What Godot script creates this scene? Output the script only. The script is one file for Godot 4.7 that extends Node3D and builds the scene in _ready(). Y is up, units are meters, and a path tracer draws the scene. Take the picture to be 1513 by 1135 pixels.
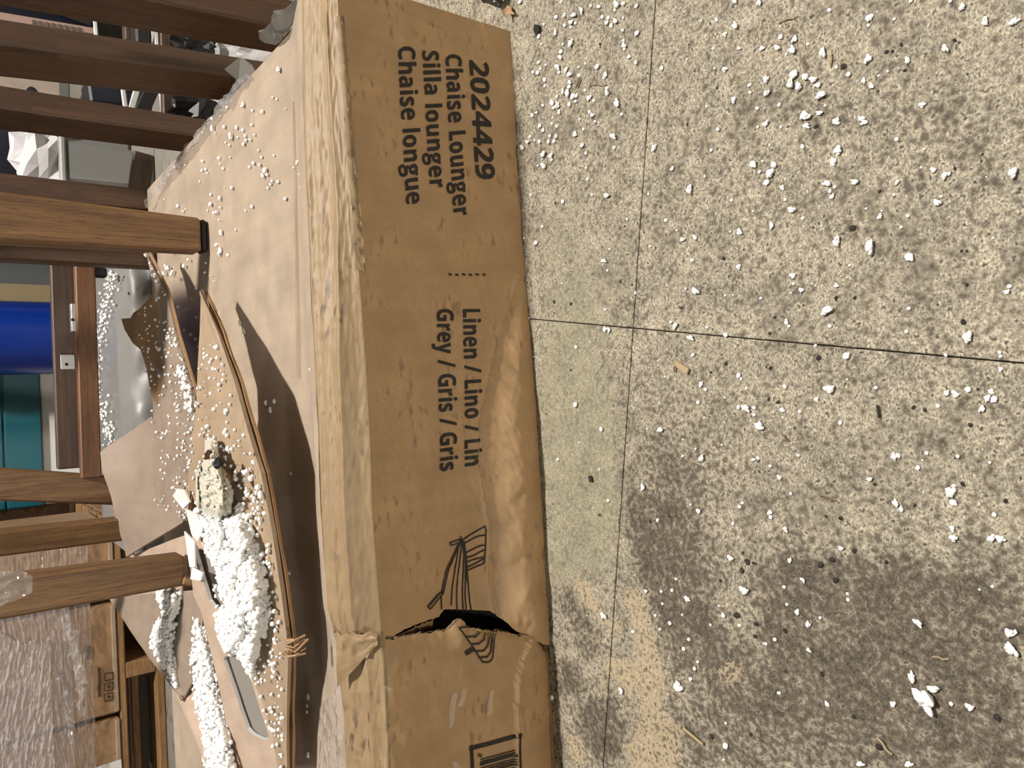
extends Node3D

# ---------------------------------------------------------------- camera numbers (metres, radians)
const PITCH := 0.65905
const ROLL := -0.040694
const LENS := 1136.0
const EYE := 0.55
var cam_r: Vector3
var cam_u: Vector3
var cam_f: Vector3
var rng := RandomNumberGenerator.new()
var used := {}
var M := {}
var box_at: Transform3D
var crumbs := []            # [position, radius, surface, pixel size]

# ---------------------------------------------------------------- helpers: places
func ray(ix: float, iy: float) -> Vector3:
	return cam_f + cam_r * ((567.5 - iy) / LENS) - cam_u * ((ix - 756.5) / LENS)

func at(ix: float, iy: float, y := 0.0) -> Vector3:
	var d := ray(ix, iy)
	return Vector3(0, EYE, 0) + d * ((y - EYE) / d.y)

func deep(ix: float, iy: float, z: float) -> Vector3:
	var d := ray(ix, iy)
	return Vector3(0, EYE, 0) + d * (z / d.z)

func pixels_of(p: Vector3, r: float) -> float:
	return r * LENS / (p - Vector3(0, EYE, 0)).dot(cam_f)

# point of the long box's upright plane lz behind its front, in the box's own axes
func face(ix: float, iy: float, lz := 0.0) -> Vector3:
	var inv := box_at.affine_inverse()
	var o := inv * Vector3(0, EYE, 0)
	var d := inv.basis * ray(ix, iy)
	return o + d * ((lz - o.z) / d.z)

func along(pts: Array, x: float, flip := false) -> float:     # y over x through sorted points (Vector2)
	var n := pts.size()
	if flip:
		if x <= pts[0].x: return pts[0].y
	if x <= pts[0].x: return pts[0].y
	for i in range(1, n):
		if x <= pts[i].x:
			var t: float = (x - pts[i - 1].x) / maxf(pts[i].x - pts[i - 1].x, 1e-9)
			return lerpf(pts[i - 1].y, pts[i].y, t)
	return pts[n - 1].y

func run(pts: Array, t: float) -> Vector3:                    # point at 0..1 along a polyline of Vector3
	var f := clampf(t, 0, 1) * (pts.size() - 1)
	var i := mini(int(f), pts.size() - 2)
	return (pts[i] as Vector3).lerp(pts[i + 1], f - i)

# ---------------------------------------------------------------- helpers: nodes
func numbered(n: String) -> String:
	if not used.has(n):
		used[n] = 0
		return n
	used[n] += 1
	return "%s_%03d" % [n, used[n]]

func tag(o: Node, label: String, category: String, group := "", kind := "") -> Node:
	if label.split(" ").size() > 16: label = label.replace(" on concrete,", ",").replace(" on box top,", ",").replace(" white foam", " foam")
	o.set_meta("label", label)
	o.set_meta("category", category)
	if group: o.set_meta("group", group)
	if kind: o.set_meta("kind", kind)
	return o

func thing(called: String, label: String, category: String, xf := Transform3D(), group := "") -> Node3D:
	var o := Node3D.new()
	o.name = numbered(called)
	o.transform = xf
	add_child(o)
	tag(o, label, category, group)
	return o

func obj(called: String, mesh: Mesh, mat: Material, parent: Node = null, xf := Transform3D()) -> MeshInstance3D:
	var o := MeshInstance3D.new()
	o.mesh = mesh
	o.material_override = mat
	o.transform = xf
	o.cast_shadow = GeometryInstance3D.SHADOW_CASTING_SETTING_ON
	if parent == null:
		o.name = numbered(called)
		add_child(o)
	else:
		o.name = called
		parent.add_child(o, true)
	return o

func struct(called: String, mesh: Mesh, mat: Material, xf := Transform3D()) -> MeshInstance3D:
	var o := obj(called, mesh, mat, null, xf)
	o.set_meta("kind", "structure")
	return o

# ---------------------------------------------------------------- helpers: shapes
func quad(st: SurfaceTool, a: Vector3, b: Vector3, c: Vector3, d: Vector3) -> void:   # seen from the side where a b c d run clockwise
	for p in [a, b, c, a, c, d]: st.add_vertex(p)

# chamfered box, size s, centred on c, turned by b; tp narrows the lower end
func bx(st: SurfaceTool, c: Vector3, s: Vector3, ch := 0.003, b := Basis(), tp := 1.0) -> void:
	var h := s / 2
	ch = minf(ch, minf(h.x, minf(h.y, h.z)) * 0.9)
	var ring := [Vector2(-h.x + ch, -h.z), Vector2(h.x - ch, -h.z), Vector2(h.x, -h.z + ch), Vector2(h.x, h.z - ch), Vector2(h.x - ch, h.z), Vector2(-h.x + ch, h.z), Vector2(-h.x, h.z - ch), Vector2(-h.x, -h.z + ch)]
	var lv := [[-h.y, 1], [-h.y + ch, 0], [h.y - ch, 0], [h.y, 1]]
	var rows := []
	for l in lv:
		var row := []
		var k := tp if l[0] < 0 else 1.0
		for p in ring:
			var q: Vector2 = p
			if l[1] == 1: q = Vector2(clampf(q.x, -h.x + ch, h.x - ch), clampf(q.y, -h.z + ch, h.z - ch))
			row.append(c + b * Vector3(q.x * k, l[0], q.y * k))
		rows.append(row)
	for j in 3:
		for i in 8:
			var i2 := (i + 1) % 8
			quad(st, rows[j][i], rows[j][i2], rows[j + 1][i2], rows[j + 1][i])
	for j in [0, 3]:
		var m: Vector3 = c + b * Vector3(0, lv[j][0], 0)
		for i in 8:
			var i2 := (i + 1) % 8
			if j == 0:
				for p in [m, rows[j][i2], rows[j][i]]: st.add_vertex(p)
			else:
				for p in [m, rows[j][i], rows[j][i2]]: st.add_vertex(p)

func fresh() -> SurfaceTool:
	var st := SurfaceTool.new()
	st.begin(Mesh.PRIMITIVE_TRIANGLES)
	st.set_smooth_group(-1)
	return st

func done(st: SurfaceTool) -> ArrayMesh:
	st.generate_normals()
	return st.commit()

func box_mesh(s: Vector3, ch := 0.003, tp := 1.0) -> ArrayMesh:
	var st := fresh()
	bx(st, Vector3.ZERO, s, ch, Basis(), tp)
	return done(st)

# smooth open surface of (nu+1)x(nv+1) points f(u, v)
func grid(nu: int, nv: int, f: Callable, smooth := true, flip := false) -> ArrayMesh:
	var st := SurfaceTool.new()
	st.begin(Mesh.PRIMITIVE_TRIANGLES)
	if smooth:
		for j in nv + 1:
			for i in nu + 1:
				st.set_smooth_group(0)
				st.set_uv(Vector2(float(i) / nu, float(j) / nv))
				st.add_vertex(f.call(float(i) / nu, float(j) / nv))
		for j in nv:
			for i in nu:
				var a := j * (nu + 1) + i
				var q := [a, a + 1, a + nu + 2, a, a + nu + 2, a + nu + 1]
				if flip: q.reverse()
				for k in q: st.add_index(k)
	else:
		st.set_smooth_group(-1)
		for j in nv:
			for i in nu:
				var p := []
				for k in [[0, 0], [1, 0], [1, 1], [0, 1]]: p.append(f.call(float(i + k[0]) / nu, float(j + k[1]) / nv))
				if flip: p.reverse()
				quad(st, p[0], p[1], p[2], p[3])
	st.generate_normals()
	return st.commit()

# the same with a thickness th below it (th along -normal) and closed rims
func sheet(nu: int, nv: int, f: Callable, th: float) -> ArrayMesh:
	var top := []
	var bot := []
	for j in nv + 1:
		for i in nu + 1:
			var u := float(i) / nu
			var v := float(j) / nv
			var p: Vector3 = f.call(u, v)
			var e := 0.01
			var du: Vector3 = f.call(minf(u + e, 1), v) - f.call(maxf(u - e, 0), v)
			var dv: Vector3 = f.call(u, minf(v + e, 1)) - f.call(u, maxf(v - e, 0))
			var n := dv.cross(du).normalized()
			if n.y < 0: n = -n
			top.append(p)
			bot.append(p - n * th)
	var st := SurfaceTool.new()
	st.begin(Mesh.PRIMITIVE_TRIANGLES)
	st.set_smooth_group(0)
	for p in top: st.add_vertex(p)
	for p in bot: st.add_vertex(p)
	var o := top.size()
	var up: Vector3 = (top[nu + 1] - top[0]).cross(top[1] - top[0])
	var fl := up.y < 0
	for j in nv:
		for i in nu:
			var a := j * (nu + 1) + i
			var q := [a, a + 1, a + nu + 2, a, a + nu + 2, a + nu + 1]
			var r := [a + nu + 1 + o, a + nu + 2 + o, a + o, a + nu + 2 + o, a + 1 + o, a + o]
			if not fl:
				q.reverse()
				r.reverse()
			for k in q + r: st.add_index(k)
	var rim := []
	for i in nu + 1: rim.append(i)
	for j in range(1, nv + 1): rim.append(j * (nu + 1) + nu)
	for i in range(nu - 1, -1, -1): rim.append(nv * (nu + 1) + i)
	for j in range(nv - 1, 0, -1): rim.append(j * (nu + 1))
	var base := top.size() * 2
	st.set_smooth_group(-1)
	for k in rim:
		st.add_vertex(top[k])
		st.add_vertex(bot[k])
	for k in rim.size():
		var a := base + 2 * k
		var b := base + 2 * ((k + 1) % rim.size())
		for q in ([a, a + 1, b, b, a + 1, b + 1] if fl else [a, b, a + 1, b, b + 1, a + 1]): st.add_index(q)
	st.generate_normals()
	return st.commit()

func loft(a: Array, b: Array, nu: int, nv: int, th: float, wave := 0.0, sd := 1.0) -> ArrayMesh:
	var f := func(u: float, v: float) -> Vector3:
		var p := run(a, u).lerp(run(b, u), v)
		if wave > 0: p.y += wave * (sin(u * 23 * sd + v * 5) * 0.5 + sin(v * 11 + u * 7 * sd) * 0.5) * minf(1.0, 6 * minf(v, 1 - v) + 0.25)
		return p
	return sheet(nu, nv, f, th)

# flat plate through nearly planar outline points
func plate(pts: Array, th: float) -> ArrayMesh:
	var c := Vector3.ZERO
	var n := Vector3.ZERO
	for p in pts: c += p
	c /= pts.size()
	for i in pts.size(): n += (pts[i] - c).cross(pts[(i + 1) % pts.size()] - c)
	n = n.normalized()
	var ex: Vector3 = (pts[1] - pts[0]).normalized()
	var ey := n.cross(ex)
	var poly := PackedVector2Array()
	for p in pts: poly.append(Vector2((p - c).dot(ex), (p - c).dot(ey)))
	var tri := Geometry2D.triangulate_polygon(poly)
	var st := fresh()
	for k in range(0, tri.size(), 3):
		var A: Vector3 = pts[tri[k]]
		var B: Vector3 = pts[tri[k + 1]]
		var C: Vector3 = pts[tri[k + 2]]
		if (B - A).cross(C - A).dot(n) > 0:
			var s := B
			B = C
			C = s
		for p in [A, B, C, A - n * th, C - n * th, B - n * th]: st.add_vertex(p)
	for i in pts.size():
		var a: Vector3 = pts[i]
		var b: Vector3 = pts[(i + 1) % pts.size()]
		quad(st, b, a, a - n * th, b - n * th)
	return done(st)

func bar(st: SurfaceTool, a: Vector3, b: Vector3, w: float, d: float, ch := 0.002) -> void:
	var y := (b - a).normalized()
	var x := (Vector3(0, 0, 1) if absf(y.z) < 0.8 else Vector3(1, 0, 0)).cross(y).normalized()
	bx(st, (a + b) / 2, Vector3(w, a.distance_to(b), d), ch, Basis(x, y, x.cross(y)))

func bar_mesh(a: Vector3, b: Vector3, w: float, d: float, ch := 0.002) -> ArrayMesh:
	var st := fresh()
	bar(st, a, b, w, d, ch)
	return done(st)

# square leg whose foot and head are given, narrowing towards the foot
func leg_mesh(foot: Vector3, head: Vector3, wx: float, wz: float, taper: float, yaw := 0.0) -> ArrayMesh:
	var st := fresh()
	var y := (head - foot).normalized()
	var x := Vector3(cos(yaw), 0, -sin(yaw))
	x = (x - y * x.dot(y)).normalized()
	bx(st, (foot + head) / 2, Vector3(wx, foot.distance_to(head), wz), 0.004, Basis(x, y, x.cross(y)), taper)
	return done(st)

func blob(st: SurfaceTool, c: Vector3, r: Vector3, sd: int, rings := 6, segs := 8, rough := 0.28) -> void:
	var n := FastNoiseLite.new()
	n.seed = sd
	n.frequency = 0.9
	n.fractal_octaves = 2
	var pts := []
	for j in rings + 1:
		var th := PI * j / rings
		for i in segs:
			var ph := TAU * i / segs
			var d := Vector3(sin(th) * cos(ph), cos(th), sin(th) * sin(ph))
			pts.append(c + d * r * (1.0 + rough * n.get_noise_3dv(d * 1.6 + c * 40) * 2.0))
	for j in rings:
		for i in segs:
			var a := j * segs + i
			var b := j * segs + (i + 1) % segs
			quad(st, pts[b], pts[a], pts[a + segs], pts[b + segs])

func tube(st: SurfaceTool, pts: Array, r: float, segs := 6) -> void:
	var rings := []
	for i in pts.size():
		var t: Vector3 = ((pts[mini(i + 1, pts.size() - 1)] as Vector3) - pts[maxi(i - 1, 0)]).normalized()
		var x := t.cross(Vector3(0.13, 0.97, 0.21)).normalized()
		var y := t.cross(x)
		var ring := []
		for k in segs: ring.append((pts[i] as Vector3) + (x * cos(TAU * k / segs) + y * sin(TAU * k / segs)) * r)
		rings.append(ring)
	for i in pts.size() - 1:
		for k in segs:
			var k2 := (k + 1) % segs
			quad(st, rings[i][k], rings[i][k2], rings[i + 1][k2], rings[i + 1][k])

func lathe(profile: Array, segs: int) -> ArrayMesh:      # profile of Vector2(radius, height), top first
	return grid(segs, profile.size() - 1, func(u: float, v: float) -> Vector3:
		var p: Vector2 = profile[roundi(v * (profile.size() - 1))]
		return Vector3(cos(u * TAU) * p.x, p.y, sin(u * TAU) * p.x), true, true)

# crumpled film: a loft with sharp random folds
func crumple(a: Array, b: Array, nu: int, nv: int, amp: float, sd: int, sharp := false) -> ArrayMesh:
	var n := FastNoiseLite.new()
	n.seed = sd
	n.frequency = 1.0
	n.fractal_type = FastNoiseLite.FRACTAL_RIDGED
	n.fractal_octaves = 3
	return grid(nu, nv, func(u: float, v: float) -> Vector3:
		var p := run(a, u).lerp(run(b, u), v)
		var q := p * 18.0
		return p + Vector3(n.get_noise_3dv(q), n.get_noise_3dv(q + Vector3(31, 0, 7)), n.get_noise_3dv(q + Vector3(0, 57, 3))) * amp, not sharp)

func inside(poly: PackedVector2Array, p: Vector2) -> float:   # distance to the edge, 0 outside
	if not Geometry2D.is_point_in_polygon(p, poly): return 0.0
	var d := 1e9
	for i in poly.size():
		d = minf(d, p.distance_to(Geometry2D.get_closest_point_to_segment(p, poly[i], poly[(i + 1) % poly.size()])))
	return d

func vecs(flat: Array) -> PackedVector2Array:
	var o := PackedVector2Array()
	for i in range(0, flat.size(), 2): o.append(Vector2(flat[i], flat[i + 1]))
	return o

# ---------------------------------------------------------------- materials
func plain(c: Color, rough := 0.8, metal := 0.0) -> StandardMaterial3D:
	var m := StandardMaterial3D.new()
	m.albedo_color = c
	m.roughness = rough
	m.metallic = metal
	m.cull_mode = BaseMaterial3D.CULL_DISABLED
	return m

func noise_bytes(w: int, h: int, freq: float, sd: int, oct := 3, sx := 1.0, kind := FastNoiseLite.TYPE_SIMPLEX_SMOOTH) -> PackedByteArray:
	var n := FastNoiseLite.new()
	n.seed = sd
	n.noise_type = kind
	n.frequency = freq
	n.fractal_octaves = oct
	var im := n.get_image(w, maxi(int(h / sx), 4), false, false, true)
	im.convert(Image.FORMAT_L8)
	if sx != 1.0: im.resize(w, h, Image.INTERPOLATE_CUBIC)
	return im.get_data()

func bytes_texture(w: int, h: int, d: PackedByteArray) -> ImageTexture:
	return ImageTexture.create_from_image(Image.create_from_data(w, h, false, Image.FORMAT_RGB8, d))

func wood(dark: Color, light: Color, sd: int, upright: bool, rough := 0.55) -> StandardMaterial3D:
	var w := 256
	var h := 512
	var fine := noise_bytes(w, h, 0.09, sd, 4, 24.0)
	var wide := noise_bytes(w, h, 0.02, sd + 1, 2, 8.0)
	var pore := noise_bytes(w, h, 0.25, sd + 2, 1, 12.0)
	var d := PackedByteArray()
	d.resize(w * h * 3)
	for i in w * h:
		var t := clampf(fine[i] / 255.0 * 0.6 + wide[i] / 255.0 * 0.5 - 0.05, 0, 1)
		var c := dark.lerp(light, t)
		if pore[i] > 190: c = c.darkened(0.22)
		d[i * 3] = int(c.r * 255)
		d[i * 3 + 1] = int(c.g * 255)
		d[i * 3 + 2] = int(c.b * 255)
	var im := Image.create_from_data(w, h, false, Image.FORMAT_RGB8, d)
	if not upright: im.rotate_90(CLOCKWISE)
	var m := plain(Color.WHITE, rough)
	m.albedo_texture = ImageTexture.create_from_image(im)
	m.uv1_triplanar = true
	m.uv1_scale = Vector3(9, 2.6, 9) if upright else Vector3(2.6, 9, 9)
	return m

func card(c: Color, sd: int, rough := 0.62, grime := 0.0) -> StandardMaterial3D:
	var w := 512
	var h := 512
	var a := noise_bytes(w, h, 0.35, sd, 2)
	var b := noise_bytes(w, h, 0.012, sd + 1, 3)
	var e := noise_bytes(w, h, 0.03, sd + 2, 4, 0.34)
	var flute := noise_bytes(w, h, 0.05, sd + 3, 2, 30.0)
	var d := PackedByteArray()
	d.resize(w * h * 3)
	for i in w * h:
		var k := 1.0 + (a[i] - 128) / 128.0 * 0.06 + (b[i] - 128) / 128.0 * 0.07 + (flute[i] - 128) / 128.0 * 0.025
		var g := clampf((e[i] - 150) / 60.0, 0, 1) * clampf((b[i] - 150) / 50.0, 0, 1) * grime
		d[i * 3] = int(clampf(c.r * k * (1 - g * 0.42), 0, 1) * 255)
		d[i * 3 + 1] = int(clampf(c.g * k * (1 - g * 0.45), 0, 1) * 255)
		d[i * 3 + 2] = int(clampf(c.b * k * (1 - g * 0.40), 0, 1) * 255)
	var m := plain(Color.WHITE, rough)
	m.albedo_texture = bytes_texture(w, h, d)
	m.uv1_triplanar = true
	m.uv1_scale = Vector3.ONE * 2.4
	return m

func clear_film(alpha: float, tint := Color(0.9, 0.92, 0.95), rough := 0.08) -> StandardMaterial3D:
	var m := plain(Color(tint.r, tint.g, tint.b, alpha), rough)
	m.transparency = BaseMaterial3D.TRANSPARENCY_ALPHA
	m.metallic_specular = 0.9
	return m

# ---------------------------------------------------------------- the concrete
const FX := 0.50
const FZ := -0.76
const FW := 1600
const FH := 1000
const FSX := 1.0
const FSZ := 0.625

func blot(small: Array, ch: int, ix: float, iy: float, r: float, k := 1.0) -> void:
	var p := at(ix, iy)
	var q := at(ix, iy + r)
	var R := p.distance_to(q)
	for j in 100:
		for i in 160:
			var x := -FX + (i + 0.5) / 160.0 * FSX
			var z := FZ + (j + 0.5) / 100.0 * FSZ
			var d := Vector2(x - p.x, z - p.z).length() / R
			if d < 1.5:
				small[ch][j * 160 + i] += k * (1.0 - smoothstep(0.35, 1.5, d))

func concrete() -> StandardMaterial3D:
	var small := []
	for c in 3:
		var a := PackedFloat32Array()
		a.resize(16000)
		small.append(a)
	# 0 brown dirt and dark streaks, 1 pale scraped paint, 2 smooth greenish zone
	var dirt := [1000,740,60,.7, 965,790,55,.9, 985,850,60,.9, 1010,920,60,.9, 1040,830,50,.5, 1190,890,80,.9, 1240,950,100,.9, 1310,900,90,.8, 1200,985,70,.7,
		1400,960,110,.75, 1470,880,80,.6, 1260,1060,110,.6, 1390,1070,110,.6, 1110,1090,90,.6, 1010,1090,60,.6, 1480,1090,90,.45, 850,900,30,.5, 870,945,34,.6, 835,1010,40,.5, 895,1060,44,.9, 880,1090,40,.9, 845,1000,26,.5,
		1050,690,45,.35, 970,680,40,.4, 945,750,28,.7, 1050,980,70,.5, 1120,1000,70,.5, 1210,180,40,.35, 1390,190,36,.35, 1400,165,30,.3, 1430,210,26,.3, 1350,262,26,.4, 1450,262,22,.4, 1260,330,26,.3, 1170,120,40,.2, 1080,330,50,.15, 1010,620,60,.25, 1100,240,50,.1,
		820,240,14,.3, 860,228,14,.35, 890,216,12,.3, 790,262,14,.25, 800,925,28,.5, 830,880,26,.3, 900,545,40,.12, 1300,700,60,.15, 1320,160,60,.2, 940,450,30,.15, 1150,760,60,.2, 1150,870,60,.3]  # opens with a dark streak running out from the box foot
	var pale := [938,890,26,1, 950,930,26,1, 955,965,26,1, 965,1000,28,1, 930,1000,26,1, 905,985,22,.9, 960,1040,26,1, 985,1080,30,1, 960,1085,30,1, 945,1120,30,1, 985,1120,30,1, 860,870,18,.9, 880,905,18,.8, 905,925,20,.8, 850,1105,22,1, 890,1020,18,.6, 868,880,16,.6,
		1075,1000,20,.6, 1090,990,16,.6, 1110,60,30,.3, 1170,50,50,.3, 1220,60,40,.3, 1260,80,20,.3, 1130,90,30,.25]
	var green := [830,560,60,1, 830,640,60,1, 850,720,70,1, 850,790,60,1, 870,660,60,.9, 870,580,60,.8, 840,480,60,.6, 830,400,60,.55, 840,320,50,.45, 820,830,40,.9, 890,750,40,.8, 890,820,34,.8, 880,480,50,.5, 890,400,50,.4]
	for t in [[0, dirt], [1, pale], [2, green]]:
		for i in range(0, t[1].size(), 4): blot(small, t[0], t[1][i], t[1][i + 1], t[1][i + 2], t[1][i + 3])
	var sm := PackedByteArray()
	sm.resize(48000)
	for i in 16000:
		for c in 3: sm[i * 3 + c] = int(clampf(small[c][i] / 1.6, 0, 1) * 255)
	var im := Image.create_from_data(160, 100, false, Image.FORMAT_RGB8, sm)
	im.resize(FW, FH, Image.INTERPOLATE_CUBIC)
	var s := im.get_data()
	var edge := noise_bytes(FW, FH, 0.03, 11, 5)
	var grain := noise_bytes(FW, FH, 0.27, 12, 2)
	var mott := noise_bytes(FW, FH, 0.012, 13, 4)
	var spot := noise_bytes(FW, FH, 0.085, 14, 2)
	var fibre := noise_bytes(FW, FH, 0.17, 15, 3, 0.5)
	var fleck := noise_bytes(FW, FH, 0.3, 16, 1)
	var zone := noise_bytes(FW, FH, 0.006, 17, 2)
	var d := PackedByteArray()
	d.resize(FW * FH * 3)
	for i in FW * FH:
		var dd := s[i * 3] / 159.0
		var pp := s[i * 3 + 1] / 159.0
		var gg := s[i * 3 + 2] / 159.0
		var e := (edge[i] - 128) / 128.0
		var s2 := (spot[i] - 128) / 128.0
		var g := (grain[i] - 128) / 128.0
		var m := (mott[i] - 128) / 128.0
		var f := (fibre[i] - 128) / 128.0
		var sp := spot[i]
		var smooth_zone := clampf(gg, 0, 1)
		var r := 0.608
		var gr := 0.577
		var b := 0.510
		# general mottling and fibrous grain
		var k := 1.0 + (0.12 * m + 0.44 * f + 0.34 * g) * (1.0 - 0.35 * smooth_zone)
		r = lerpf(r, 0.555, smooth_zone * 0.7) * k
		gr = lerpf(gr, 0.538, smooth_zone * 0.7) * k
		b = lerpf(b, 0.452, smooth_zone * 0.7) * k
		# dirt
		var dm := clampf((minf(dd, 1.0) * 0.76 + 0.40 * e - 0.85 * s2 + 0.8 * f + 0.65 * g - 0.20) * 2.2, 0, 1) * (1.0 - 0.5 * smooth_zone)
		dm = maxf(dm, clampf(((zone[i] - 120) / 128.0 * 0.7 + 0.6 * e - 0.7 * s2 + 0.9 * f + 0.6 * g - 0.30) * 1.6, 0, 0.65) * (1.0 - 0.8 * smooth_zone))
		r = lerpf(r, 0.292 * k, dm * 0.88)
		gr = lerpf(gr, 0.262 * k, dm * 0.88)
		b = lerpf(b, 0.226 * k, dm * 0.88)
		# pale paint with worn edges
		var pm := clampf((pp * 1.5 + 0.7 * e + 0.55 * f + 0.4 * g - 0.70) * 3.0, 0, 1) * (1.0 - 0.75 * clampf((-s2 - 0.22) * 6.0, 0, 1))
		r = lerpf(r, 0.665 * (1 + 0.10 * g + 0.08 * f), pm * 0.85)
		gr = lerpf(gr, 0.605 * (1 + 0.10 * g + 0.08 * f), pm * 0.85)
		b = lerpf(b, 0.50 * (1 + 0.10 * g + 0.08 * f), pm * 0.85)
		# dark specks and small pits
		if sp > 203 - int(10 * dm) and smooth_zone < 0.75:
			var q := 0.72 - 0.2 * clampf((sp - 203) / 26.0, 0, 1)
			r *= q
			gr *= q
			b *= q
		if fleck[i] > 238:
			r *= 1.18
			gr *= 1.18
			b *= 1.18
		d[i * 3] = int(clampf(r, 0, 1) * 255)
		d[i * 3 + 1] = int(clampf(gr, 0, 1) * 255)
		d[i * 3 + 2] = int(clampf(b, 0, 1) * 255)
	var mt := plain(Color.WHITE, 0.78)
	mt.albedo_texture = bytes_texture(FW, FH, d)
	mt.metallic_specular = 0.35
	# grain relief
	var nt := NoiseTexture2D.new()
	nt.width = 512
	nt.height = 512
	nt.seamless = true
	nt.as_normal_map = true
	nt.bump_strength = 3.0
	var nn := FastNoiseLite.new()
	nn.seed = 5
	nn.frequency = 0.09
	nn.fractal_octaves = 3
	nt.noise = nn
	mt.normal_enabled = true
	mt.normal_scale = 0.5
	mt.normal_texture = nt
	return mt

# ---------------------------------------------------------------- _ready
func _ready() -> void:
	rng.seed = 4711
	cam_f = Vector3(0, -sin(PITCH), -cos(PITCH))
	var r0 := Vector3(1, 0, 0)
	var u0 := r0.cross(cam_f)
	cam_r = r0 * cos(ROLL) + u0 * sin(ROLL)
	cam_u = -r0 * sin(ROLL) + u0 * cos(ROLL)
	var cam := Camera3D.new()
	cam.name = "camera"
	cam.keep_aspect = Camera3D.KEEP_HEIGHT
	cam.fov = rad_to_deg(2 * atan(567.5 / LENS))
	cam.near = 0.02
	cam.far = 60
	cam.transform = Transform3D(Basis(-cam_u, cam_r, -cam_f), Vector3(0, EYE, 0))     # the phone is held on its side
	add_child(cam)
	cam.current = true

	var env := Environment.new()
	env.background_mode = Environment.BG_COLOR
	env.background_color = Color(0.02, 0.02, 0.02)
	env.tonemap_mode = Environment.TONE_MAPPER_LINEAR
	env.tonemap_exposure = 0.362
	env.sdfgi_enabled = true
	env.ssao_enabled = true
	env.ssil_enabled = true
	var we := WorldEnvironment.new()
	we.environment = env
	we.name = "environment"
	add_child(we)

	lamp(Vector3(1.32, 3.9, -0.74), 66.0, Color(1.0, 0.975, 0.94), "white high-bay ceiling lamp hanging behind the long box")  # out of view; placed to cast the flap shadow on the box top
	lamp(Vector3(-0.9, 1.75, 6.4), 37.0, Color(1.0, 0.97, 0.92), "white lamp hung low by the wall behind the camera")  # out of view; kept low to light the box front and the legs
	lamp(Vector3(-2.8, 3.9, -3.6), 5.0, Color(1.0, 0.97, 0.94), "white high-bay ceiling lamp hanging behind the wrapped pallet")  # added fill, brightens the wrapped cartons and their film

	materials()
	room()
	long_box()
	carton()
	heap()
	wooden_frames()
	pallet_stack()
	background()
	films()
	floor_litter()
	all_crumbs()

func lamp(p: Vector3, energy: float, c: Color, label: String) -> void:  # light and housing for a lamp out of view
	var t := thing("unseen_lamp", label, "lamp", Transform3D(Basis(), p))
	obj("lamp_shade", lathe([Vector2(0.05, 0.22), Vector2(0.07, 0.16), Vector2(0.2, 0.06), Vector2(0.25, 0.0)], 24), plain(Color(0.6, 0.6, 0.62), 0.4, 0.6), t)
	obj("rod", bar_mesh(Vector3(0, 0.2, 0), Vector3(0, 4.52 - p.y, 0), 0.02, 0.02), plain(Color(0.3, 0.3, 0.3), 0.5), t)
	var m := plain(c, 0.5)
	m.emission_enabled = true
	m.emission = c
	m.emission_energy_multiplier = 3.0
	var disc := CylinderMesh.new()
	disc.top_radius = 0.2
	disc.bottom_radius = 0.2
	disc.height = 0.012
	disc.radial_segments = 24
	obj("lens", disc, m, t, Transform3D(Basis(), Vector3(0, 0.03, 0)))
	var l := OmniLight3D.new()
	l.name = "lamp_light"
	l.light_color = c
	l.light_energy = energy
	l.light_size = 0.14
	l.omni_range = 20
	l.omni_attenuation = 2
	l.shadow_enabled = true
	l.position = p + Vector3(0, -0.13, 0)
	add_child(l)

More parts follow.
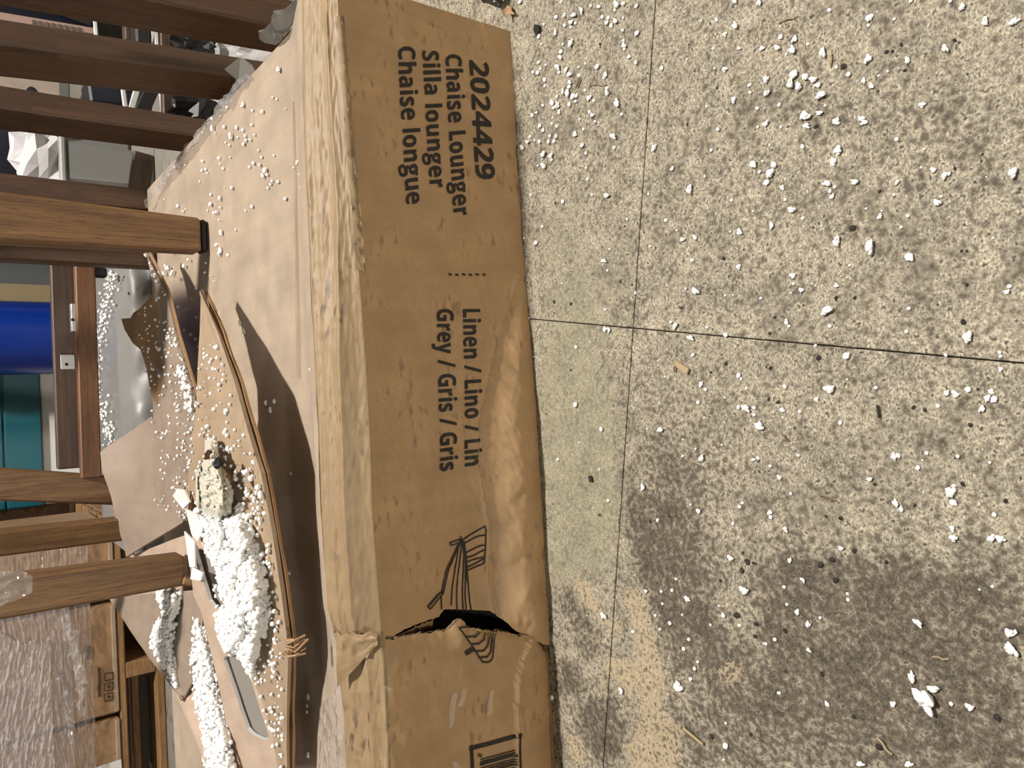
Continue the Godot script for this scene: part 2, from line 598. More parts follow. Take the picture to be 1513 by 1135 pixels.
func materials() -> void:
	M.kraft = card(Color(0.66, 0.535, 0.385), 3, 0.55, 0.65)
	M.kraft_top_sheen = card(Color(0.665, 0.60, 0.53), 21, 0.38, 0.15)  # greyer and paler than plain kraft: the sheen on top is in the colour
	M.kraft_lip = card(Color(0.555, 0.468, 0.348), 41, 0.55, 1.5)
	M.pink_card = card(Color(0.68, 0.595, 0.525), 55, 0.6, 0.1)
	M.tan_card = card(Color(0.60, 0.52, 0.43), 63, 0.6, 0.35)
	M.grey_card = card(Color(0.54, 0.475, 0.42), 71, 0.6, 0.3)
	M.old_card = card(Color(0.62, 0.49, 0.36), 83, 0.6, 0.5)
	M.tear = card(Color(0.55, 0.42, 0.28), 91, 0.8, 0.3)
	M.ink = plain(Color(0.105, 0.075, 0.052), 0.6)
	M.dark = plain(Color(0.02, 0.02, 0.022), 0.7)
	M.foam = plain(Color(0.90, 0.90, 0.895), 0.75)
	M.dirty_foam = plain(Color(0.66, 0.64, 0.61), 0.8)
	M.oak = wood(Color(0.34, 0.235, 0.14), Color(0.58, 0.445, 0.29), 7, true)
	M.oak_flat = wood(Color(0.32, 0.20, 0.12), Color(0.55, 0.385, 0.245), 17, false)
	M.brown = wood(Color(0.235, 0.165, 0.12), Color(0.39, 0.285, 0.205), 27, true)
	M.brown_flat = wood(Color(0.21, 0.15, 0.115), Color(0.36, 0.265, 0.205), 37, false)
	M.pine = wood(Color(0.44, 0.32, 0.20), Color(0.66, 0.51, 0.34), 47, false, 0.7)
	M.film = clear_film(0.16)
	M.film_grey = clear_film(0.62, Color(0.36, 0.35, 0.33), 0.25)
	M.film_white = clear_film(0.55, Color(0.93, 0.92, 0.91), 0.2)
	M.tape = clear_film(0.22, Color(0.68, 0.48, 0.28), 0.18)
	M.grey_paint = plain(Color(0.50, 0.48, 0.45), 0.6)
	M.steel = plain(Color(0.72, 0.73, 0.74), 0.35, 0.7)
	M.white = plain(Color(0.82, 0.82, 0.80), 0.6)
	M.blue = plain(Color(0.03, 0.19, 0.56), 0.3)
	M.teal = plain(Color(0.02, 0.33, 0.38), 0.45)
	M.navy = plain(Color(0.035, 0.055, 0.12), 0.5)
	M.black_film = clear_film(0.93, Color(0.035, 0.033, 0.035), 0.25)
	M.pebble = plain(Color(0.16, 0.135, 0.115), 0.8)
	M.straw = plain(Color(0.64, 0.565, 0.43), 0.7)

# ---------------------------------------------------------------- room
func room() -> void:
	# concrete slabs cut by straight saw joints; their crossing lies in front of the box
	var cross := at(935, 485)
	var down := at(1513, 535) - at(780, 470)
	var yaw := atan2(down.x, down.z)
	var fl := struct("floor", box_mesh(Vector3(11, 0.1, 13), 0.001), plain(Color(0.06, 0.055, 0.05), 0.9), Transform3D(Basis(), Vector3(0, -0.07, 0.5)))
	var near := concrete()
	var far_m := card(Color(0.52, 0.50, 0.465), 101, 0.75, 0.9)
	far_m.uv1_world_triplanar = true
	far_m.uv1_scale = Vector3.ONE * 0.9
	var b := Basis(Vector3.UP, yaw)
	var T := 1.5
	for i in range(-3, 3):
		for j in range(-5, 3):
			var c := cross + b * Vector3((i + 0.5) * T, 0, (j + 0.5) * T)
			if absf(c.x) > 4.9 or c.z > 6.4 or c.z < -5.7: continue
			var st := SurfaceTool.new()
			st.begin(Mesh.PRIMITIVE_TRIANGLES)
			st.set_smooth_group(-1)
			var h := T / 2 - 0.0005
			var k := 0.0007
			var top := []
			var mid := []
			var low := []
			for q in [Vector2(-1, -1), Vector2(1, -1), Vector2(1, 1), Vector2(-1, 1)]:
				top.append(c + b * Vector3(q.x * (h - k), 0, q.y * (h - k)))
				mid.append(c + b * Vector3(q.x * h, -k, q.y * h))
				low.append(c + b * Vector3(q.x * h, -0.02, q.y * h))
			for tri in [[top[0], top[1], top[2]], [top[0], top[2], top[3]]]:
				for p in tri:
					st.set_uv(Vector2((p.x + FX) / FSX, (p.z - FZ) / FSZ))
					st.add_vertex(p)
			for q in 4:
				var q2 := (q + 1) % 4
				for f in [[top, mid], [mid, low]]:
					for p in [f[0][q2], f[0][q], f[1][q], f[0][q2], f[1][q], f[1][q2]]:
						st.set_uv(Vector2((p.x + FX) / FSX, (p.z - FZ) / FSZ))
						st.add_vertex(p)
			st.generate_normals()
			var is_near := i >= -1 and i <= 0 and j >= -1 and j <= 0
			if is_near: st.generate_tangents()
			obj("slab", st.commit(), near if is_near else far_m, fl, Transform3D(Basis(), Vector3(0, 0.07, -0.5)))
	var wallm := card(Color(0.56, 0.55, 0.52), 111, 0.9, 0.2)
	struct("wall_back", box_mesh(Vector3(11, 4.6, 0.15), 0.01), wallm, Transform3D(Basis(), Vector3(0, 2.25, -5.9)))
	struct("wall_front", box_mesh(Vector3(11, 4.6, 0.15), 0.01), wallm, Transform3D(Basis(), Vector3(0, 2.25, 6.9)))
	struct("wall_left", box_mesh(Vector3(0.15, 4.6, 13), 0.01), wallm, Transform3D(Basis(), Vector3(-5.4, 2.25, 0.5)))
	struct("wall_right", box_mesh(Vector3(0.15, 4.6, 13), 0.01), wallm, Transform3D(Basis(), Vector3(5.4, 2.25, 0.5)))
	struct("ceiling", box_mesh(Vector3(11, 0.12, 13), 0.01), plain(Color(0.42, 0.42, 0.41), 0.9), Transform3D(Basis(), Vector3(0, 4.58, 0.5)))

# ---------------------------------------------------------------- the long carton
const LIPZ := -0.045
var crest := []       # front top edge: x -> y (own axes)
var inner_edge := []  # where the bevel meets the top: x -> y at LIPZ
var dent := []
var tear_r := []      # y -> x of the torn rim on the right part
var tear_l := []
var fine := FastNoiseLite.new()

func sorted_x(pts: Array, lz := 0.0) -> Array:
	var o := []
	for p in pts:
		var q := face(p[0], p[1], lz)
		o.append(Vector2(q.x, q.y))
	o.sort_custom(func(a, b): return a.x < b.x)
	return o

func sorted_y(pts: Array) -> Array:
	var o := []
	for p in pts:
		var q := face(p[0], p[1])
		o.append(Vector2(q.y, q.x))
	o.sort_custom(func(a, b): return a.x < b.x)
	return o

func bulge(x: float, y: float) -> float:       # how far the right front panel stands out of its plane
	var z := 0.0016 * fine.get_noise_2d(x * 9, y * 16) + 0.0006 * fine.get_noise_2d(x * 60, y * 90)
	var yb := along(dent, x)
	if y < yb and yb > 0.004:
		var t := (yb - y) / yb
		# the crushed lower edge juts out in a few bent facets below a sharp crease
		var out := 0.15 * yb
		var deepf := smoothstep(0.010, 0.035, yb)
		z += (-0.003 * (1.0 - smoothstep(0.0, 0.10, t)) * smoothstep(0.0, 0.02, t) + out * smoothstep(0.02, 0.62, t) - 0.10 * yb * smoothstep(0.62, 1.0, t)) * deepf
		z += deepf * t * (1.2 - t) * (0.007 * absf(fine.get_noise_2d(x * 13 + y * 7, y * 9)) + 0.0035 * fine.get_noise_2d(x * 34, y * 26) - 0.002)
	elif yb > 0.004:
		z += 0.0022 * exp(-(y - yb) / 0.006)
	# pulled in towards the hole
	var hx := face(690, 915)
	var q := Vector2((x - hx.x) / 0.055, (y - hx.y) / 0.05).length()
	z -= 0.012 * exp(-q * q) * smoothstep(hx.x - 0.02, hx.x + 0.05, x)
	return z

func bulge_left(x: float, y: float) -> float:
	var z := 0.0085 + 0.0016 * fine.get_noise_2d(x * 9 + 50, y * 16) + 0.0006 * fine.get_noise_2d(x * 60, y * 90 + 20)
	var yc := along(sorted_cut, x)
	if y < yc: z += (y - yc) * 0.30 + 0.004
	return z

var sorted_cut := []

func long_box() -> void:
	fine.seed = 8
	fine.frequency = 1.0
	box_at = Transform3D(Basis(Vector3.UP, deg_to_rad(2.018)), at(753, 46, 0.0))
	crest = sorted_x([[497, -40], [499, 20], [511, 200], [521, 300], [530, 410], [541, 560], [546, 660], [549, 760], [556, 850], [563, 940], [567, 1000], [573, 1140], [585, 1500]])
	inner_edge = sorted_x([[446, -40], [446, 20], [449, 200], [455, 330], [462, 480], [470, 620], [475, 760], [484, 900], [500, 960], [507, 1040], [512, 1140], [520, 1500]], LIPZ)
	dent = sorted_x([[782, -60], [780, 330], [774, 395], [752, 455], [733, 510], [722, 560], [716, 588], [709, 612], [707, 680], [717, 740], [725, 790], [726, 850], [735, 925], [760, 950]])
	tear_r = sorted_y([[540, 950], [562, 948], [574, 945], [598, 930], [624, 920], [649, 913], [661, 901], [678, 902], [724, 903], [741, 914], [759, 931], [780, 942], [800, 951], [830, 958]])
	tear_l = sorted_y([[540, 937], [562, 939], [574, 944], [585, 940], [598, 938], [610, 936], [622, 934], [636, 934], [645, 931], [656, 930], [662, 926], [668, 917], [676, 913], [682, 917], [686, 926], [705, 929], [734, 931], [748, 934], [760, 937], [778, 937], [790, 944], [806, 962], [830, 985]])
	sorted_cut = sorted_x([[700, 930], [778, 942], [762, 975], [756, 1000], [754, 1080], [753, 1140], [755, 1500]])
	var t := thing("long_cardboard_box", "long battered brown chaise lounger box lying upside down on the concrete", "box", box_at)
	var LEFT := -1.30
	var BACK := -0.80
	# front, right of the tear
	var f_right := func(u: float, v: float) -> Vector3:
		var y := 0.0
		var x := 0.0
		for k in 2:
			y = along(crest, x) * (1 - v)
			var rag := 0.0012 * fine.get_noise_2d(y * 500, 3)
			x = lerpf(0.0, along(tear_r, y) + rag, u)
		return Vector3(x, y, bulge(x, y))
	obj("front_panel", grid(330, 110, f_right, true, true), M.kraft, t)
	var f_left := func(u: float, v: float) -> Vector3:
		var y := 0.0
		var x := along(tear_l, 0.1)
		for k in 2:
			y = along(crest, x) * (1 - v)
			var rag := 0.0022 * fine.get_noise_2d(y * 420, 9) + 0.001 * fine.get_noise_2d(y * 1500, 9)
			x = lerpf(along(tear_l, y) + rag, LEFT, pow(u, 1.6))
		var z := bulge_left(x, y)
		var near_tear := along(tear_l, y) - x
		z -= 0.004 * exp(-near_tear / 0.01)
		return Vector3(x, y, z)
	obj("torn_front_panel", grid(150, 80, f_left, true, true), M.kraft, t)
	# torn paper core showing along the ragged rim
	obj("torn_edge", grid(1, 90, func(u: float, v: float) -> Vector3:
		var y := lerpf(0.004, along(crest, along(tear_l, 0.1)) - 0.002, v)
		var rag := 0.0022 * fine.get_noise_2d(y * 420, 9) + 0.001 * fine.get_noise_2d(y * 1500, 9)
		var x := along(tear_l, y) + rag
		return Vector3(x + 0.0008 * (1 - u), y, bulge_left(x, y) - 0.004 - 0.005 * u), true, true), M.tan_card, t)
	# crushed bevel along the front top edge
	for part in 2:
		var x0 := 0.0 if part == 0 else along(tear_l, 0.18) + 0.008
		var x1 := along(tear_r, 0.18) - 0.002 if part == 0 else LEFT
		var off := 0.0 if part == 0 else 0.0065
		var lip := func(u: float, v: float) -> Vector3:
			var x := lerpf(x0, x1, u)
			var a := Vector3(x, along(crest, x), 0.001 if part == 0 else bulge_left(x, along(crest, x)))
			var e := Vector3(x, along(inner_edge, x), LIPZ)
			# a steep fold above the front edge, a sharp ridge, then a crushed shelf up to the top
			var steep := lerpf(0.35, 0.72, smoothstep(-0.16, -0.42, x)) if part == 0 else 0.5
			var ridge := Vector3(x, lerpf(a.y, e.y, steep), lerpf(a.z, e.z, 0.27 + 0.05 * fine.get_noise_1d(x * 6)))
			var vr := 0.40 + 0.03 * fine.get_noise_1d(x * 5 + 3)
			var p := a.lerp(ridge, v / vr) if v < vr else ridge.lerp(e, (v - vr) / (1 - vr))
			var r := off * 0.6
			for rd in [[0.16, -0.0016, 0.10], [0.40, 0.0018, 0.035], [0.56, -0.0022, 0.09], [0.74, 0.0016, 0.08], [0.94, 0.0024, 0.06]]:
				var c: float = rd[0] + 0.035 * fine.get_noise_1d(x * 5 + rd[0] * 77)
				r += rd[1] * (0.8 + 0.9 * fine.get_noise_1d(x * 4 + rd[0] * 31)) * maxf(0.0, 1.0 - absf(v - c) / (rd[2] * 1.8))
			r += 0.0010 * fine.get_noise_2d(x * 40, v * 9)
			var end := smoothstep(0.0, 0.08, v) * smoothstep(0.0, 0.06, 1 - v)
			return p + Vector3(0, 0.7, 0.7) * r * end
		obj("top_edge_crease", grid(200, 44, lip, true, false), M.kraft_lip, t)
	# the little loose paper fold near the right end of the crease, with its dark slit
	obj("loose_edge_strip", sheet(60, 3, func(u: float, v: float) -> Vector3:
		var p := face(lerpf(493, 527, u), lerpf(26, 400, u), 0.004)
		var q := face(lerpf(507, 538, u), lerpf(26, 400, u), 0.006)
		var k := p.lerp(q, v)
		return k + Vector3(0, 0, 0.006 * sin(v * PI) * (1 - u) + 0.002 * fine.get_noise_2d(u * 12, v * 4)), 0.0015), M.kraft_lip, t)
	# torn paper layer at the left end of the bevel
	obj("torn_edge_flap", sheet(16, 14, func(u: float, v: float) -> Vector3:
		var p := face(lerpf(500, 560, v), lerpf(932, lerpf(1014, 950, v), u) + 6 * fine.get_noise_1d(v * 9) * (1 - u), lerpf(-0.03, 0.008, v))
		return p + Vector3(0, 0.006, 0.006) * (1 - 0.7 * u) + Vector3(0, 0.0016, 0.0016) * fine.get_noise_2d(u * 2.2, v * 2.5), 0.002), M.kraft_lip, t)
	# top
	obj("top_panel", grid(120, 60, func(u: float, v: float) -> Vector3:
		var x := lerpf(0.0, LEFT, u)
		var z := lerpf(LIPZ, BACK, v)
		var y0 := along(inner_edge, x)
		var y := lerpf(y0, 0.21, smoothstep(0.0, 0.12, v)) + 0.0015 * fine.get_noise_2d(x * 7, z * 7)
		return Vector3(x, y - 0.004 * smoothstep(0.0, 0.03, 1 - v) * 0.0, z)), M.kraft_top_sheen, t)
	obj("end_panel", grid(10, 6, func(u: float, v: float) -> Vector3:
		var z := lerpf(0.0, BACK, u)
		return Vector3(0.0, lerpf(lerpf(along(crest, 0), 0.21, smoothstep(0, 0.06, u)), 0.0, v), z)), M.kraft, t)
	obj("back_panel", grid(4, 2, func(u: float, v: float) -> Vector3: return Vector3(LEFT * u, 0.21 * (1 - v), BACK)), M.kraft, t)
	obj("far_end_panel", grid(4, 2, func(u: float, v: float) -> Vector3: return Vector3(LEFT, 0.205 * (1 - v), BACK * u)), M.kraft, t)
	obj("bottom_panel", grid(2, 2, func(u: float, v: float) -> Vector3: return Vector3(LEFT * u, 0.001, BACK * v)), M.kraft, t)
	# what shows inside the hole: a black block that darkens it, and the torn inner ply
	var h := face(690, 912)
	obj("black_inner_block", box_mesh(Vector3(0.36, 0.15, 0.02), 0.006), M.dark, t, Transform3D(Basis(), Vector3(h.x, 0.095, -0.055)))
	obj("inner_ply", sheet(20, 4, func(u: float, v: float) -> Vector3:
		var p := face(lerpf(574, 640, u), lerpf(944, 916, u) + 9 * v, -0.006 - 0.012 * v)
		return p + Vector3(0.001 * fine.get_noise_1d(u * 40), 0, 0), 0.0015), M.kraft, t)
	# packing tape
	for tp in [[[436, 150], [442, 560], 0.0075]]:
		var A := box_at.affine_inverse() * at(tp[0][0][0] if tp[0] is Array and tp[0][0] is Array else tp[0][0], tp[0][1], 0.2105)
		var B := box_at.affine_inverse() * at(tp[1][0], tp[1][1], 0.2105)
		var w: float = tp[2]
		obj("tape_strip", grid(30, 2, func(u: float, v: float) -> Vector3: return A.lerp(B, u) + Vector3(0, 0.0016, (v - 0.5) * w)), M.tape, t)
	lettering(t)
	# tape over the crease at the left end
	obj("clear_tape", crumple([box_at.affine_inverse() * at(474, 1045, 0.216), box_at.affine_inverse() * at(468, 1150, 0.216)], [face(514, 1005, -0.01) + Vector3(0, 0.012, 0.01), face(520, 1150, -0.01) + Vector3(0, 0.012, 0.01)], 60, 40, 0.0035, 5), clear_film(0.1, Color(0.95, 0.95, 0.95), 0.05), t)
	var gm := clear_film(0.16, Color(0.95, 0.95, 0.95), 0.05)
	for k in [[716, 1018, 713, 1052], [676, 1014, 671, 1040], [662, 1020, 656, 1070], [561, 1010, 570, 1016], [662, 1120, 674, 1150]]:  # glints on the tape put in as thin pale strips
		var A := face(k[0], k[1]) + Vector3(0, 0, 0.0125)
		var B := face(k[2], k[3]) + Vector3(0, 0, 0.0125)
		obj("tape_glint", crumple([A + Vector3(0, 0.003, 0), B + Vector3(0, 0.003, 0)], [A - Vector3(0, 0.003, 0), B - Vector3(0, 0.003, 0)], 20, 6, 0.0022, 15 + k[0], true), gm, t)

func on_front(x: float, y: float, left: bool) -> Vector3:
	return Vector3(x, y, (bulge_left(x, y) if left else bulge(x, y)) + 0.0011)

func stroke(st: SurfaceTool, pts: Array, w: float, left: bool) -> void:    # a printed line, w pixels wide
	for k in pts.size() - 1:
		var a := face(pts[k].x, pts[k].y)
		var b := face(pts[k + 1].x, pts[k + 1].y)
		var d := Vector2(b.x - a.x, b.y - a.y)
		if d.length() < 1e-6: continue
		var n := Vector2(-d.y, d.x).normalized() * w * 0.00037
		var e := d.normalized() * w * 0.0003
		var m := maxi(1, int(d.length() / 0.0035))
		for i in m:
			var p := Vector2(a.x, a.y).lerp(Vector2(b.x, b.y), float(i) / m) - (e if i == 0 else Vector2.ZERO)
			var q := Vector2(a.x, a.y).lerp(Vector2(b.x, b.y), float(i + 1) / m) + (e if i == m - 1 else Vector2.ZERO)
			quad(st, on_front(p.x + n.x, p.y + n.y, left), on_front(q.x + n.x, q.y + n.y, left), on_front(q.x - n.x, q.y - n.y, left), on_front(p.x - n.x, p.y - n.y, left))

func words(text: String, A: Vector2, B: Vector2, C: Vector2, cap: String, left: bool, weight := 700) -> ArrayMesh:
	var f := SystemFont.new()
	f.font_names = PackedStringArray(["Droid Sans"])
	f.font_weight = weight
	var get_arr := func(s: String) -> Array:
		var tm := TextMesh.new()
		tm.font = f
		tm.text = s
		tm.font_size = 64
		tm.pixel_size = 0.01
		tm.depth = 0.0
		tm.curve_step = 1.5
		tm.horizontal_alignment = HORIZONTAL_ALIGNMENT_LEFT
		return tm.get_mesh_arrays() if tm.has_method("get_mesh_arrays") else tm.surface_get_arrays(0)
	var arr: Array = get_arr.call(text)
	var v: PackedVector3Array = arr[Mesh.ARRAY_VERTEX]
	var ix = arr[Mesh.ARRAY_INDEX]
	var cv: PackedVector3Array = get_arr.call(cap)[Mesh.ARRAY_VERTEX]
	var y0 := 1e9
	var y1 := -1e9
	for p in cv:
		y0 = minf(y0, p.y)
		y1 = maxf(y1, p.y)
	var x0 := 1e9
	var x1 := -1e9
	for p in v:
		x0 = minf(x0, p.x)
		x1 = maxf(x1, p.x)
	var a := face(A.x, A.y)
	var b := face(B.x, B.y)
	var c := face(C.x, C.y)
	var flat := PackedVector3Array()
	if ix != null and ix.size() > 0:
		for k in ix: flat.append(v[k])
	else: flat = v
	var st := fresh()
	# glyphs are fattened by laying them down four times, half a stroke apart
	for o in [Vector2(0.00025, 0), Vector2(-0.00025, 0), Vector2(0, 0.0002), Vector2(0, -0.0002)]:
		for k in range(0, flat.size(), 3):
			var tri := []
			for e in 3:
				var p := flat[k + e]
				var q := a + (b - a) * ((p.x - x0) / (x1 - x0)) + (c - a) * ((p.y - y0) / (y1 - y0))
				tri.append(Vector2(q.x, q.y) + o * (1.0 if A.distance_to(B) > 20 else 0.2))
			cut_tri(st, tri[0], tri[1], tri[2], left, 5)
	return done(st)

func cut_tri(st: SurfaceTool, a: Vector2, b: Vector2, c: Vector2, left: bool, deep_left: int) -> void:
	var ab := a.distance_to(b)
	var bc := b.distance_to(c)
	var ca := c.distance_to(a)
	var m := maxf(ab, maxf(bc, ca))
	if m < 0.006 or deep_left == 0:
		for p in [a, b, c]: st.add_vertex(on_front(p.x, p.y, left))
		return
	if m == ab:
		cut_tri(st, a, (a + b) / 2, c, left, deep_left - 1)
		cut_tri(st, (a + b) / 2, b, c, left, deep_left - 1)
	elif m == bc:
		cut_tri(st, a, b, (b + c) / 2, left, deep_left - 1)
		cut_tri(st, a, (b + c) / 2, c, left, deep_left - 1)
	else:
		cut_tri(st, a, b, (c + a) / 2, left, deep_left - 1)
		cut_tri(st, (c + a) / 2, b, c, left, deep_left - 1)

func zpts(ox: float, oy: float, s: float, flat: Array) -> Array:
	var o := []
	for i in range(0, flat.size(), 2): o.append(Vector2(ox + flat[i] / s, oy + flat[i + 1] / s))
	return o

func lettering(t: Node3D) -> void:
	for w in [["2024429", Vector2(693, 89), Vector2(702.5, 264.5), Vector2(721, 93), "2"], ["Chaise Lounger", Vector2(657, 81.5), Vector2(670.5, 320), Vector2(681, 81.5), "L"], ["Silla lounger", Vector2(623, 75.5), Vector2(634, 279), Vector2(647.5, 75.5), "S"],
			["Chaise longue", Vector2(587, 70), Vector2(600, 303), Vector2(612, 70), "C"], ["Linen / Lino / Lin", Vector2(684, 457), Vector2(687, 689.5), Vector2(708, 457), "L"], ["Grey / Gris / Gris", Vector2(645, 457), Vector2(650.5, 697), Vector2(670, 457), "G"]]:
		obj("printed_text", words(w[0], w[1], w[2], w[3], w[4], false), M.ink, t)
	# row of punched dots
	var st := fresh()
	for k in 6:
		var p := Vector2(663 + k * 10.0, 405.5 + 0.5 * (k % 2))
		stroke(st, [p, p + Vector2(2.6, 0.5)], 3.2, false)
	obj("staple_mark", done(st), M.ink, t)
	# line drawing of the lounger, upside down with the box
	st = fresh()
	var L := 2.874
	for s in [[812, 168, 905, 108, 912, 125, 912, 265, 903, 272, 845, 298], [824, 180, 880, 150, 910, 146], [832, 222, 858, 208, 890, 192, 911, 188], [837, 243, 870, 232, 911, 208], [840, 262, 870, 250, 911, 240], [842, 285, 880, 266, 911, 246],
			[763, 178, 806, 162, 812, 168], [766, 190, 800, 178], [763, 178, 766, 190], [806, 152, 812, 168], [804, 170, 788, 205, 752, 300, 740, 386, 735, 420, 734, 462], [812, 166, 792, 210, 762, 300, 748, 385, 744, 400],
			[798, 195, 790, 300, 778, 446], [812, 168, 806, 300, 802, 465], [815, 170, 824, 230, 828, 330, 826, 465], [820, 175, 834, 250, 840, 340, 838, 465], [822, 180, 838, 255, 852, 350, 858, 465], [818, 172, 833, 240, 842, 300, 850, 350],
			[740, 388, 716, 405, 672, 450, 682, 462, 732, 410], [728, 398, 680, 446]]:
		stroke(st, zpts(400, 740, L, s), 2.2, false)
	obj("printed_drawing", done(st), M.ink, t)
	st = fresh()
	var Q := 4.129
	for s in [[540, 270, 600, 350, 680, 474, 715, 478, 735, 465, 745, 445, 755, 302], [540, 270, 598, 262], [588, 325, 640, 322, 665, 297], [615, 368, 660, 365, 690, 340, 697, 302], [638, 412, 690, 408, 712, 380, 722, 302], [658, 448, 712, 445, 732, 415, 741, 302],
			[622, 388, 576, 416, 584, 432, 634, 402], [618, 400, 584, 424]]:
		stroke(st, zpts(540, 860, Q, s), 2.4, true)
	obj("printed_drawing", done(st), M.ink, t)
	# barcode panel running out of the picture
	st = fresh()
	stroke(st, [Vector2(688, 1102), Vector2(715, 1095), Vector2(760, 1082)], 6.0, true)
	stroke(st, [Vector2(689, 1100), Vector2(691, 1150), Vector2(697, 1260)], 5.6, true)
	stroke(st, [Vector2(759, 1082), Vector2(760, 1150), Vector2(764, 1240)], 4.2, true)
	var y := 0.0
	for bt in [2, 2, 5, 2, 3, 4, 2, 2, 5, 3, 2, 2, 4, 3, 2, 5, 2, 2, 3, 2, 4, 2]:
		var a := Vector2(703, 1118.5 + y)
		stroke(st, [a, a + Vector2(50, -14)], bt * 0.75, true)
		y += bt * 0.75 + 1.9
	obj("printed_barcode", done(st), M.ink, t)
	obj("printed_text", words("0", Vector2(698.5, 1110), Vector2(699, 1115), Vector2(705, 1110), "0", true), M.ink, t)
	obj("printed_text", words("2", Vector2(699, 1131), Vector2(699.4, 1136.5), Vector2(706.5, 1131), "2", true), M.ink, t)

# ---------------------------------------------------------------- the burst carton on top
func pts_at(flat: Array) -> Array:        # triples: picture x, picture y, height
	var o := []
	for i in range(0, flat.size(), 3): o.append(at(flat[i], flat[i + 1], flat[i + 2]))
	return o

func pts_deep(flat: Array) -> Array:      # triples: picture x, picture y, distance
	var o := []
	for i in range(0, flat.size(), 3): o.append(deep(flat[i], flat[i + 1], flat[i + 2]))
	return o

var near_edge := []
var near_fold := []
var back_near := []
var back_far := []

func carton() -> void:
	near_edge = pts_at([297, 431, .256, 322, 490, .268, 345, 560, .278, 365, 630, .277, 386, 700, .273, 402, 790, .268, 416, 880, .263, 425, 955, .258, 424, 1010, .250, 424, 1080, .245, 424, 1160, .243])
	near_fold = pts_at([296, 433, .256, 295, 490, .270, 292, 545, .282, 290, 592, .285, 284, 650, .287, 278, 720, .287, 313, 790, .283, 335, 840, .279, 347, 900, .274, 364, 985, .268, 384, 1030, .259, 403, 1085, .25, 413, 1160, .246])
	var t := thing("burst_carton", "flattened torn carton spilling white foam crumbs over the left of the box", "carton")
	obj("near_flap", loft(near_edge, near_fold, 120, 24, 0.0045, 0.0025), M.tan_card, t)
	# ragged second ply along the near edge
	var low := []
	for p in near_edge: low.append(p + Vector3(0.0, -0.0065, 0.001))
	var low2 := []
	for i in near_edge.size(): low2.append((near_edge[i] as Vector3).lerp(near_fold[i], 0.6) + Vector3(0, -0.0075, 0))
	obj("inner_ply", loft(low, low2, 80, 6, 0.003, 0.002, 2.3), M.tear, t)
	# frayed tuft where the flap is split
	var st := fresh()
	for k in 9:
		var p := at(423 + rng.randf_range(-4, 3), 945 + k * 3.2, 0.27)
		tube(st, [p, p + Vector3(rng.randf_range(-.004, .004), -0.006, 0.006), p + Vector3(rng.randf_range(-.01, .01), -0.012 - rng.randf() * .008, 0.008)], 0.0012, 5)
	obj("frayed_fibres", done(st), M.old_card, t)
	# upright side with two hand holes
	var A := at(330, 890, .276)
	var B := at(405, 1110, .247)
	var C := deep(345, 1135, -0.99)
	var ex := (B - A).normalized()
	var n := (C - A).cross(ex).normalized()
	if n.z < 0: n = -n
	var ey := n.cross(ex)
	var flatten := func(flat: Array) -> PackedVector2Array:
		var o := PackedVector2Array()
		for i in range(0, flat.size(), 2):
			var d := ray(flat[i], flat[i + 1])
			var p := Vector3(0, EYE, 0) + d * ((A - Vector3(0, EYE, 0)).dot(n) / d.dot(n))
			o.append(Vector2((p - A).dot(ex), (p - A).dot(ey)))
		return o
	var whole := CSGCombiner3D.new()
	whole.name = "hand_hole_panel"
	whole.transform = Transform3D(Basis(ex, ey, n), A)
	var body := CSGPolygon3D.new()
	body.name = "panel_body"
	body.polygon = flatten.call([284, 790, 281, 840, 286, 880, 297, 905, 307, 945, 318, 990, 330, 1045, 338, 1090, 350, 1160, 420, 1160, 410, 1100, 394, 1040, 374, 985, 356, 920, 350, 895, 342, 850, 318, 785])
	body.depth = 0.004
	body.material = M.pink_card
	whole.add_child(body)
	for sl in [[287, 811, 298, 850, 309, 887, 320, 902, 330, 898, 322, 850, 316, 830, 303, 814, 292, 808], [330, 975, 333, 970, 350, 968, 354, 971, 372, 1009, 388, 1060, 397, 1087, 395, 1093, 386, 1092, 374, 1086, 365, 1077, 356, 1052, 347, 1024]]:
		var cut := CSGPolygon3D.new()
		cut.name = "cut"
		cut.operation = CSGShape3D.OPERATION_SUBTRACTION
		cut.polygon = flatten.call(sl)
		cut.depth = 0.02
		cut.position = Vector3(0, 0, 0.008)
		whole.add_child(cut)
	t.add_child(whole, true)
	for sl in [[290, 809, 300, 850, 311, 886, 322, 903, 334, 900, 326, 850, 318, 828, 304, 812], [332, 974, 335, 969, 352, 966, 356, 970, 374, 1008, 390, 1058, 400, 1086, 398, 1095, 387, 1094, 375, 1088, 367, 1077, 358, 1052, 349, 1024]]:
		var pl: PackedVector2Array = flatten.call(sl)
		var o3 := []
		for q in pl: o3.append(A + ex * q.x + ey * q.y - n * 0.007)
		obj("hand_hole_flap", plate(o3, 0.002), M.grey_paint, t)
	# back flap reaching over the parcel behind, with the torn layer
	back_near = pts_at([216, 374, .262, 245, 431, .264, 262, 500, .265, 277, 550, .266, 290, 592, .268, 290, 640, .270, 284, 700, .272, 276, 770, .272])
	back_far = pts_at([216, 374, .262, 228, 432, .263, 210, 452, .262, 200, 490, .262, 216, 545, .262, 226, 600, .262, 226, 650, .262, 226, 740, .262])
	obj("back_flap", loft(back_near, back_far, 60, 14, 0.004, 0.0015, 1.4), M.grey_card, t)
	var rimn := []
	for p in back_near: rimn.append((p as Vector3) + Vector3(0.001, -0.002, 0.0035))
	var rimf := []
	for i in back_near.size(): rimf.append((back_near[i] as Vector3).lerp(back_far[i], 0.25) + Vector3(0, -0.006, 0))
	obj("fold_ply", loft(rimn, rimf, 50, 3, 0.003), M.old_card, t)
